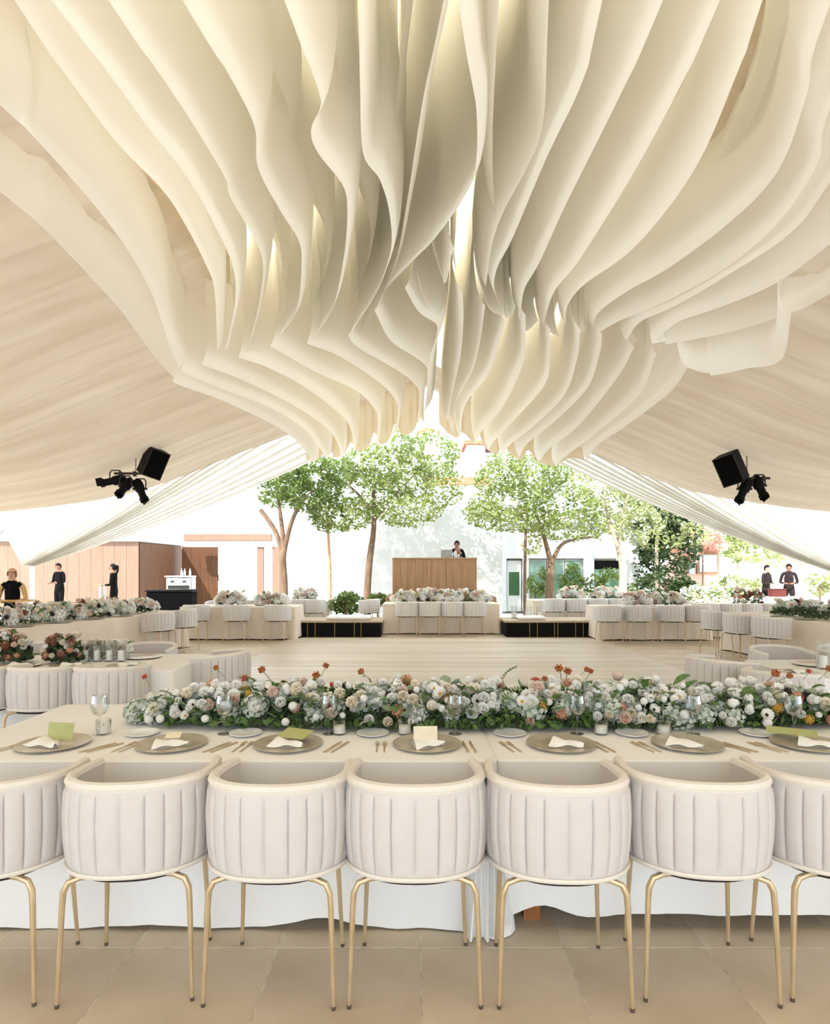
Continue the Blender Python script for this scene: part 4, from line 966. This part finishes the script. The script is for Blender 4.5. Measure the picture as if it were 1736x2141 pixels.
for a, c_ in ((1106, 1142), (1144, 1180), (1182, 1217)):
    f_ = panel(a, c_, 1170, 1278, .06, 'white_wall', 'window'); panel(a + 2, c_ - 2, 1172, 1270, .1, 'glass_green', 'pane', None, f_)
panel(1242, 1302, 1172, 1190, .1, 'black', 'opening_shade'); panel(1242, 1302, 1190, 1278, .08, 'glass_green', 'glass_wall')  # black panel stands in for the shade inside the opening
HS = thing('garden_cottage', 'small pinkish cottage with a window among blossoms at right', 'building'); Yg = 26
def gp(px0, px1, py0, py1, dep, m, name, yo=0, parent=HS):
    b = MB(); b.bbox(((X_(px0, Yg) + X_(px1, Yg)) / 2, Yg + yo, (Z_(py0, Yg) + Z_(py1, Yg)) / 2), (X_(px1, Yg) - X_(px0, Yg), dep, Z_(py0, Yg) - Z_(py1, Yg)), .01); return b.build(name, m, parent, False)
gp(1432, 1506, 1150, 1270, 2.0, 'pink_wall', 'wall', 1.0); gp(1428, 1510, 1142, 1152, 2.4, 'terracotta', 'roof', 1.0)
wf = gp(1456, 1500, 1156, 1200, .1, 'wood_mid', 'window', -.05); gp(1460, 1497, 1160, 1196, .1, 'pane_blue', 'pane', -.08, wf)
gp(1440, 1452, 1176, 1200, .1, 'pane_blue', 'shutter', -.05)
TW = thing('distant_house', 'distant grey house with terracotta roofs above the trees', 'building'); Yt = 46
def tp(px0, px1, py0, py1, m, name, dep=3, yo=0, parent=TW):
    b = MB(); b.bbox(((X_(px0, Yt) + X_(px1, Yt)) / 2, Yt + yo, (Z_(py0, Yt) + Z_(py1, Yt)) / 2), (X_(px1, Yt) - X_(px0, Yt), dep, Z_(py0, Yt) - Z_(py1, Yt)), .02); return b.build(name, m, parent, False)
tp(875, 915, 912, 1235, 'white_wall', 'tower'); tp(972, 1032, 938, 1235, 'grey_wall', 'wall'); tp(1010, 1034, 944, 954, 'dark_metal', 'window', .2, -1.6); tp(968, 1036, 930, 938, 'terracotta', 'roof', 3.4); tp(890, 1020, 1008, 1022, 'terracotta', 'lower_roof', 5); tp(890, 1020, 1022, 1235, 'white_wall', 'lower_wall', 4.5)
b = MB(); a0, a1 = X_(872, Yt), X_(918, Yt); zz = Z_(912, Yt); mx_ = (a0 + a1) / 2
b.add([(a0, Yt - 1.7, zz), (a1, Yt - 1.7, zz), (a1, Yt + 1.7, zz), (a0, Yt + 1.7, zz), (mx_, Yt, zz + .75)], [(0, 1, 4), (1, 2, 4), (2, 3, 4), (3, 0, 4), (3, 2, 1, 0)]); b.build('hip_roof', 'terracotta', TW, False)

# coffee bar
CB = thing('coffee_bar', 'black draped bar table carrying the coffee machine at left', 'table', (X_(360, 21), 21, 0))
b = MB(); b.bbox((0, 0, .42), (1.5, .6, .84), .03); b.build('black_cloth_skirt', 'black_cloth', CB, False); b = MB(); b.bbox((0, 0, .87), (1.56, .66, .05), .01); b.build('counter', 'black', CB, False)
CM = thing('coffee_machine', 'silver coffee machine with bottles on top of the black bar', 'coffee machine', (X_(380, 21), 20.95, .896))
b = MB(); b.bbox((0, 0, .22), (.85, .45, .44), .03); b.build('body', 'silver', CM, False); b = MB(); b.bbox((0, -.05, .46), (.9, .5, .05), .01); b.build('cup_rail', 'silver', CM, False); b = MB(); b.bbox((0, -.235, .1), (.7, .04, .12), .01); b.build('drip_tray', 'dark_metal', CM, False)
for q in (-.2, .2):
    b = MB(); b.tube([(q, -.22, .3), (q, -.34, .28)], .03, 8); b.build('group_handle', 'dark_metal', CM)
for i, q in enumerate((.02, .12, .3)):
    b = MB(); b.lathe([(0, 0), (.035, 0), (.035, .14), (.012, .19), (.012, .24), (0, .24)], (0, 0, 0), 10); b.build('bottle', 'candle', None, label='%s pale bottle from the left on top of the coffee machine' % ORD[i], cat='bottle', group='bottles on the coffee machine', loc=(X_(380, 21) + q, 20.95, 1.382))

# ================================================================ TREES AND SHRUBS
def leaves(parent, ells, n, Y, dep, size, m, name='foliage', shell=.55):
    b = MB(); tot = sum(e[2] * e[3] for e in ells)
    for (cx, cy, rx, ry) in ells:
        k = int(n * rx * ry / tot)
        for i in range(k):
            d = Vector((random.gauss(0, 1), random.gauss(0, 1), random.gauss(0, 1))).normalized() * random.uniform(shell, 1) ** .6
            c = at(cx + d.x * rx, cy - d.z * ry, Y); c.y += d.y * dep
            if noise.noise(c * 2.4) < -.06: continue
            v = Vector((random.gauss(0, 1), random.gauss(0, 1), random.gauss(0, .7))).normalized(); s = v.cross(Vector((random.gauss(0, 1), random.gauss(0, 1), random.gauss(0, 1)))).normalized(); q = size * random.uniform(.6, 1.4)
            b.add([c - v * q * .5, c + s * q * .28, c + v * q * .5, c - s * q * .28], [(0, 1, 2, 3)])
    return b.build(name, m, parent, False, kind='stuff')
def limbs(parent, lst, Y, m, jit=.0):
    for pl in lst:
        P = [at(a, c_, Y + dz) for a, c_, w_, dz in pl]; rs = [w_ * Y / F / 2 for a, c_, w_, dz in pl]
        b = MB(); b.tube(cat_rom(P, 12), [rs[min(int(i / 12 * (len(rs) - 1)), len(rs) - 2)] + (rs[min(int(i / 12 * (len(rs) - 1)) + 1, len(rs) - 1)] - rs[min(int(i / 12 * (len(rs) - 1)), len(rs) - 2)]) * ((i / 12 * (len(rs) - 1)) % 1 if i < 12 else 1) for i in range(13)], 9)
        b.build('trunk' if pl is lst[0] else 'branch', m, parent)
def tree(label, Y, lims, ells, n, m, bark='bark', dep=1.3, size=.12, blos=0):
    base = at(lims[0][0][0], lims[0][0][1], Y); t = thing('tree', label, 'tree'); limbs(t, lims, Y, bark); leaves(t, ells, n, Y, dep, size, m)
    if blos: leaves(t, ells, blos, Y - .1, dep * 1.05, size * .9, 'blossom_tree', 'blossom')
    return t
tree('leaning forked tree with dark green crown, leftmost of the courtyard trees', 19, [[(594, 1300, 18, 0), (594, 1220, 16, 0), (591, 1170, 15, 0), (596, 1140, 12, 0)], [(592, 1160, 11, 0), (575, 1110, 10, .1), (545, 1066, 9, .2)], [(594, 1150, 12, 0), (588, 1090, 9, 0), (580, 1030, 6, .2)], [(596, 1142, 11, 0), (612, 1085, 9, -.2), (640, 1040, 6, -.3), (680, 1010, 3, -.3)]],
     [(600, 1010, 55, 38), (660, 985, 55, 36), (575, 1035, 34, 26), (640, 1040, 50, 34), (712, 985, 40, 30), (650, 1020, 75, 45)], 10500, 'leaf_tree', blos=350)
tree('slim upright tree with a wide light green crown left of the booth', 20, [[(768, 1300, 17, 0), (768, 1240, 15, 0), (773, 1170, 14, 0), (782, 1100, 11, 0), (780, 1020, 7, 0)], [(781, 1090, 8, 0), (830, 1030, 5, -.3), (890, 970, 3, -.4)], [(780, 1070, 7, 0), (735, 1020, 5, .3), (690, 1000, 3, .3)]],
     [(770, 1030, 90, 55), (840, 990, 80, 55), (900, 950, 62, 48), (840, 930, 22, 45), (720, 1075, 72, 36), (850, 1065, 80, 38), (790, 975, 80, 48), (920, 1020, 55, 40)], 18500, 'leaf_bright', blos=3400, dep=1.6)
tree('spreading forked tree with light green crown right of the booth', 20, [[(1148, 1300, 20, 0), (1150, 1230, 18, 0), (1153, 1172, 15, 0)], [(1152, 1176, 11, 0), (1140, 1130, 9, 0), (1128, 1090, 6, .2), (1100, 1050, 4, .2)], [(1154, 1174, 10, 0), (1180, 1135, 7, -.2), (1240, 1122, 4, -.3)]],
     [(1070, 1050, 90, 40), (1110, 1000, 75, 45), (1050, 1000, 60, 40), (1170, 1060, 90, 50), (1080, 1085, 95, 30), (1190, 1100, 80, 34), (1060, 965, 45, 22), (1140, 985, 60, 35), (1010, 1075, 45, 28)], 18500, 'leaf_bright', blos=3200, dep=1.6)
tree('pale barked tree with thin yellow green crown, rightmost by the white house', 20.5, [[(1305, 1300, 20, 0), (1303, 1240, 18, 0), (1302, 1180, 15, 0), (1292, 1135, 13, 0)], [(1292, 1140, 10, 0), (1275, 1090, 8, 0), (1262, 1030, 5, 0), (1270, 990, 3, 0)], [(1294, 1138, 8, 0), (1300, 1080, 6, -.2), (1320, 1020, 4, -.2)]],
     [(1250, 1020, 65, 42), (1310, 1050, 60, 50), (1260, 1090, 60, 40), (1330, 1100, 55, 40), (1225, 985, 50, 24)], 6000, 'leaf_pale', 'bark_pale', blos=900, dep=1.2)
tree('thin staked sapling between the two left courtyard trees', 19.6, [[(690, 1300, 7, 0), (690, 1200, 7, 0), (687, 1130, 6, 0), (684, 1085, 5, 0)]], [(684, 1075, 45, 28), (700, 1095, 50, 20)], 900, 'leaf_tree', 'bark_stake', dep=.5)
tree('thin upright sapling left of the spreading forked tree', 19.6, [[(1098, 1300, 7, 0), (1098, 1200, 7, 0), (1099, 1130, 6, 0), (1100, 1060, 4, 0)]], [(1105, 1090, 34, 26), (1112, 1140, 22, 24)], 600, 'leaf_pale', 'bark', dep=.5)
tree('dark green garden tree right of the white house', 24, [[(1375, 1300, 14, 0), (1375, 1180, 12, 0), (1372, 1110, 8, 0)]], [(1370, 1090, 65, 60), (1395, 1150, 60, 60), (1350, 1180, 36, 50), (1420, 1110, 40, 50), (1345, 1060, 40, 50)], 7000, 'leaf_dark', 'bark', dep=1.6, size=.2)
tree('yellow green tree with crown over the dark garden tree', 23, [[(1372, 1300, 9, 0), (1373, 1170, 8, 0), (1376, 1100, 6, 0)]], [(1350, 1050, 60, 42), (1400, 1080, 60, 40), (1380, 1120, 60, 34), (1320, 1010, 46, 30), (1430, 1120, 40, 30)], 4200, 'leaf_pale', 'bark_pale', dep=1.3, size=.17, blos=500)
tree('slender garden tree behind the cottage under the right drape', 30, [[(1545, 1290, 7, 0), (1543, 1180, 6, 0), (1540, 1120, 4, 0)]], [(1520, 1130, 45, 34), (1560, 1150, 40, 30), (1490, 1120, 50, 22)], 2600, 'leaf_bright', 'bark_pale', dep=1.5, size=.2)
tree('pale slender garden tree left of the pair of people', 28, [[(1568, 1290, 6, 0), (1570, 1180, 5, 0), (1574, 1130, 4, 0)], [(1554, 1250, 4, 0), (1553, 1180, 4, 0), (1560, 1140, 3, 0)]], [(1580, 1150, 50, 26), (1640, 1165, 60, 20)], 1300, 'leaf_pale', 'bark_pale', dep=1.5, size=.18)
def shrub(label, Y, ells, n, m, size=.12, dep=.6, blos=0, group=None):
    t = thing('shrub', label, 'shrub', (0, 0, 0), 0, group)
    cx, cy = ells[0][0], ells[0][1]
    b = MB(); b.tube([(X_(cx, Y), Y, 0), at(cx, cy, Y)], .03, 6); b.build('stem', 'bark', t); leaves(t, ells, n, Y, dep, size, m, shell=.3)
    if blos: leaves(t, ells, blos, Y - .1, dep, size, 'blossom_tree', 'blossom', .8)
shrub('round dark green shrub below the garden tree right of the white house', 20.5, [(1390, 1222, 62, 30), (1430, 1235, 40, 24)], 2600, 'leaf_dark', .14)
shrub('light green shrub in front of the cottage window', 22, [(1545, 1228, 58, 30), (1500, 1240, 40, 22)], 2000, 'leaf_pale', .13, blos=300)
shrub('light green shrub at the right edge beside the white drape', 20, [(1715, 1222, 30, 26), (1740, 1215, 30, 30)], 1200, 'leaf_pale', .13)
shrub('bougainvillea with pink blossom over the cottage roof', 25.2, [(1470, 1120, 45, 24), (1440, 1150, 22, 40), (1500, 1140, 25, 14)], 1500, 'leaf_pink', .18)
shrub('grey green bush of white blossom before the cottage', 19.5, [(1470, 1240, 45, 22)], 900, 'leaf_bright', .12, blos=500)
shrub('low grassy plant behind the left black bench cushion', 16.6, [(725, 1262, 38, 26)], 1200, 'leaf_tree', .13, .4)
shrub('low green plant right of the slim tree trunk', 18.5, [(790, 1255, 22, 16)], 500, 'leaf_tree', .12, .3)
shrub('green planting before the glass doors left of the forked trunk', 22, [(1120, 1225, 22, 26), (1135, 1215, 10, 30)], 700, 'leaf_tree', .13, .4)
shrub('tall green planting before the glass wall right of the forked trunk', 22, [(1195, 1215, 32, 40), (1240, 1225, 30, 26), (1275, 1215, 28, 34), (1320, 1240, 16, 22)], 2200, 'leaf_tree', .14, .5)
# ---------------------------------------------------------------- put every Empty at the base of its thing
bpy.context.view_layer.update()
for o in list(bpy.data.objects):
    if o.type == 'EMPTY' and o.parent is None and o.location.length < 1e-6 and o.rotation_euler.x == 0 and o.children:
        P = [o.matrix_world.inverted() @ c.matrix_world @ Vector(q) for c in o.children if c.type == 'MESH' for q in c.bound_box]
        base = Vector(((min(p.x for p in P) + max(p.x for p in P)) / 2, (min(p.y for p in P) + max(p.y for p in P)) / 2, min(p.z for p in P)))
        for c in o.children: c.location = c.location - base
        o.location = base
print('objects', len(bpy.data.objects), 'tris', sum(len(m.polygons) * 2 for m in bpy.data.meshes))
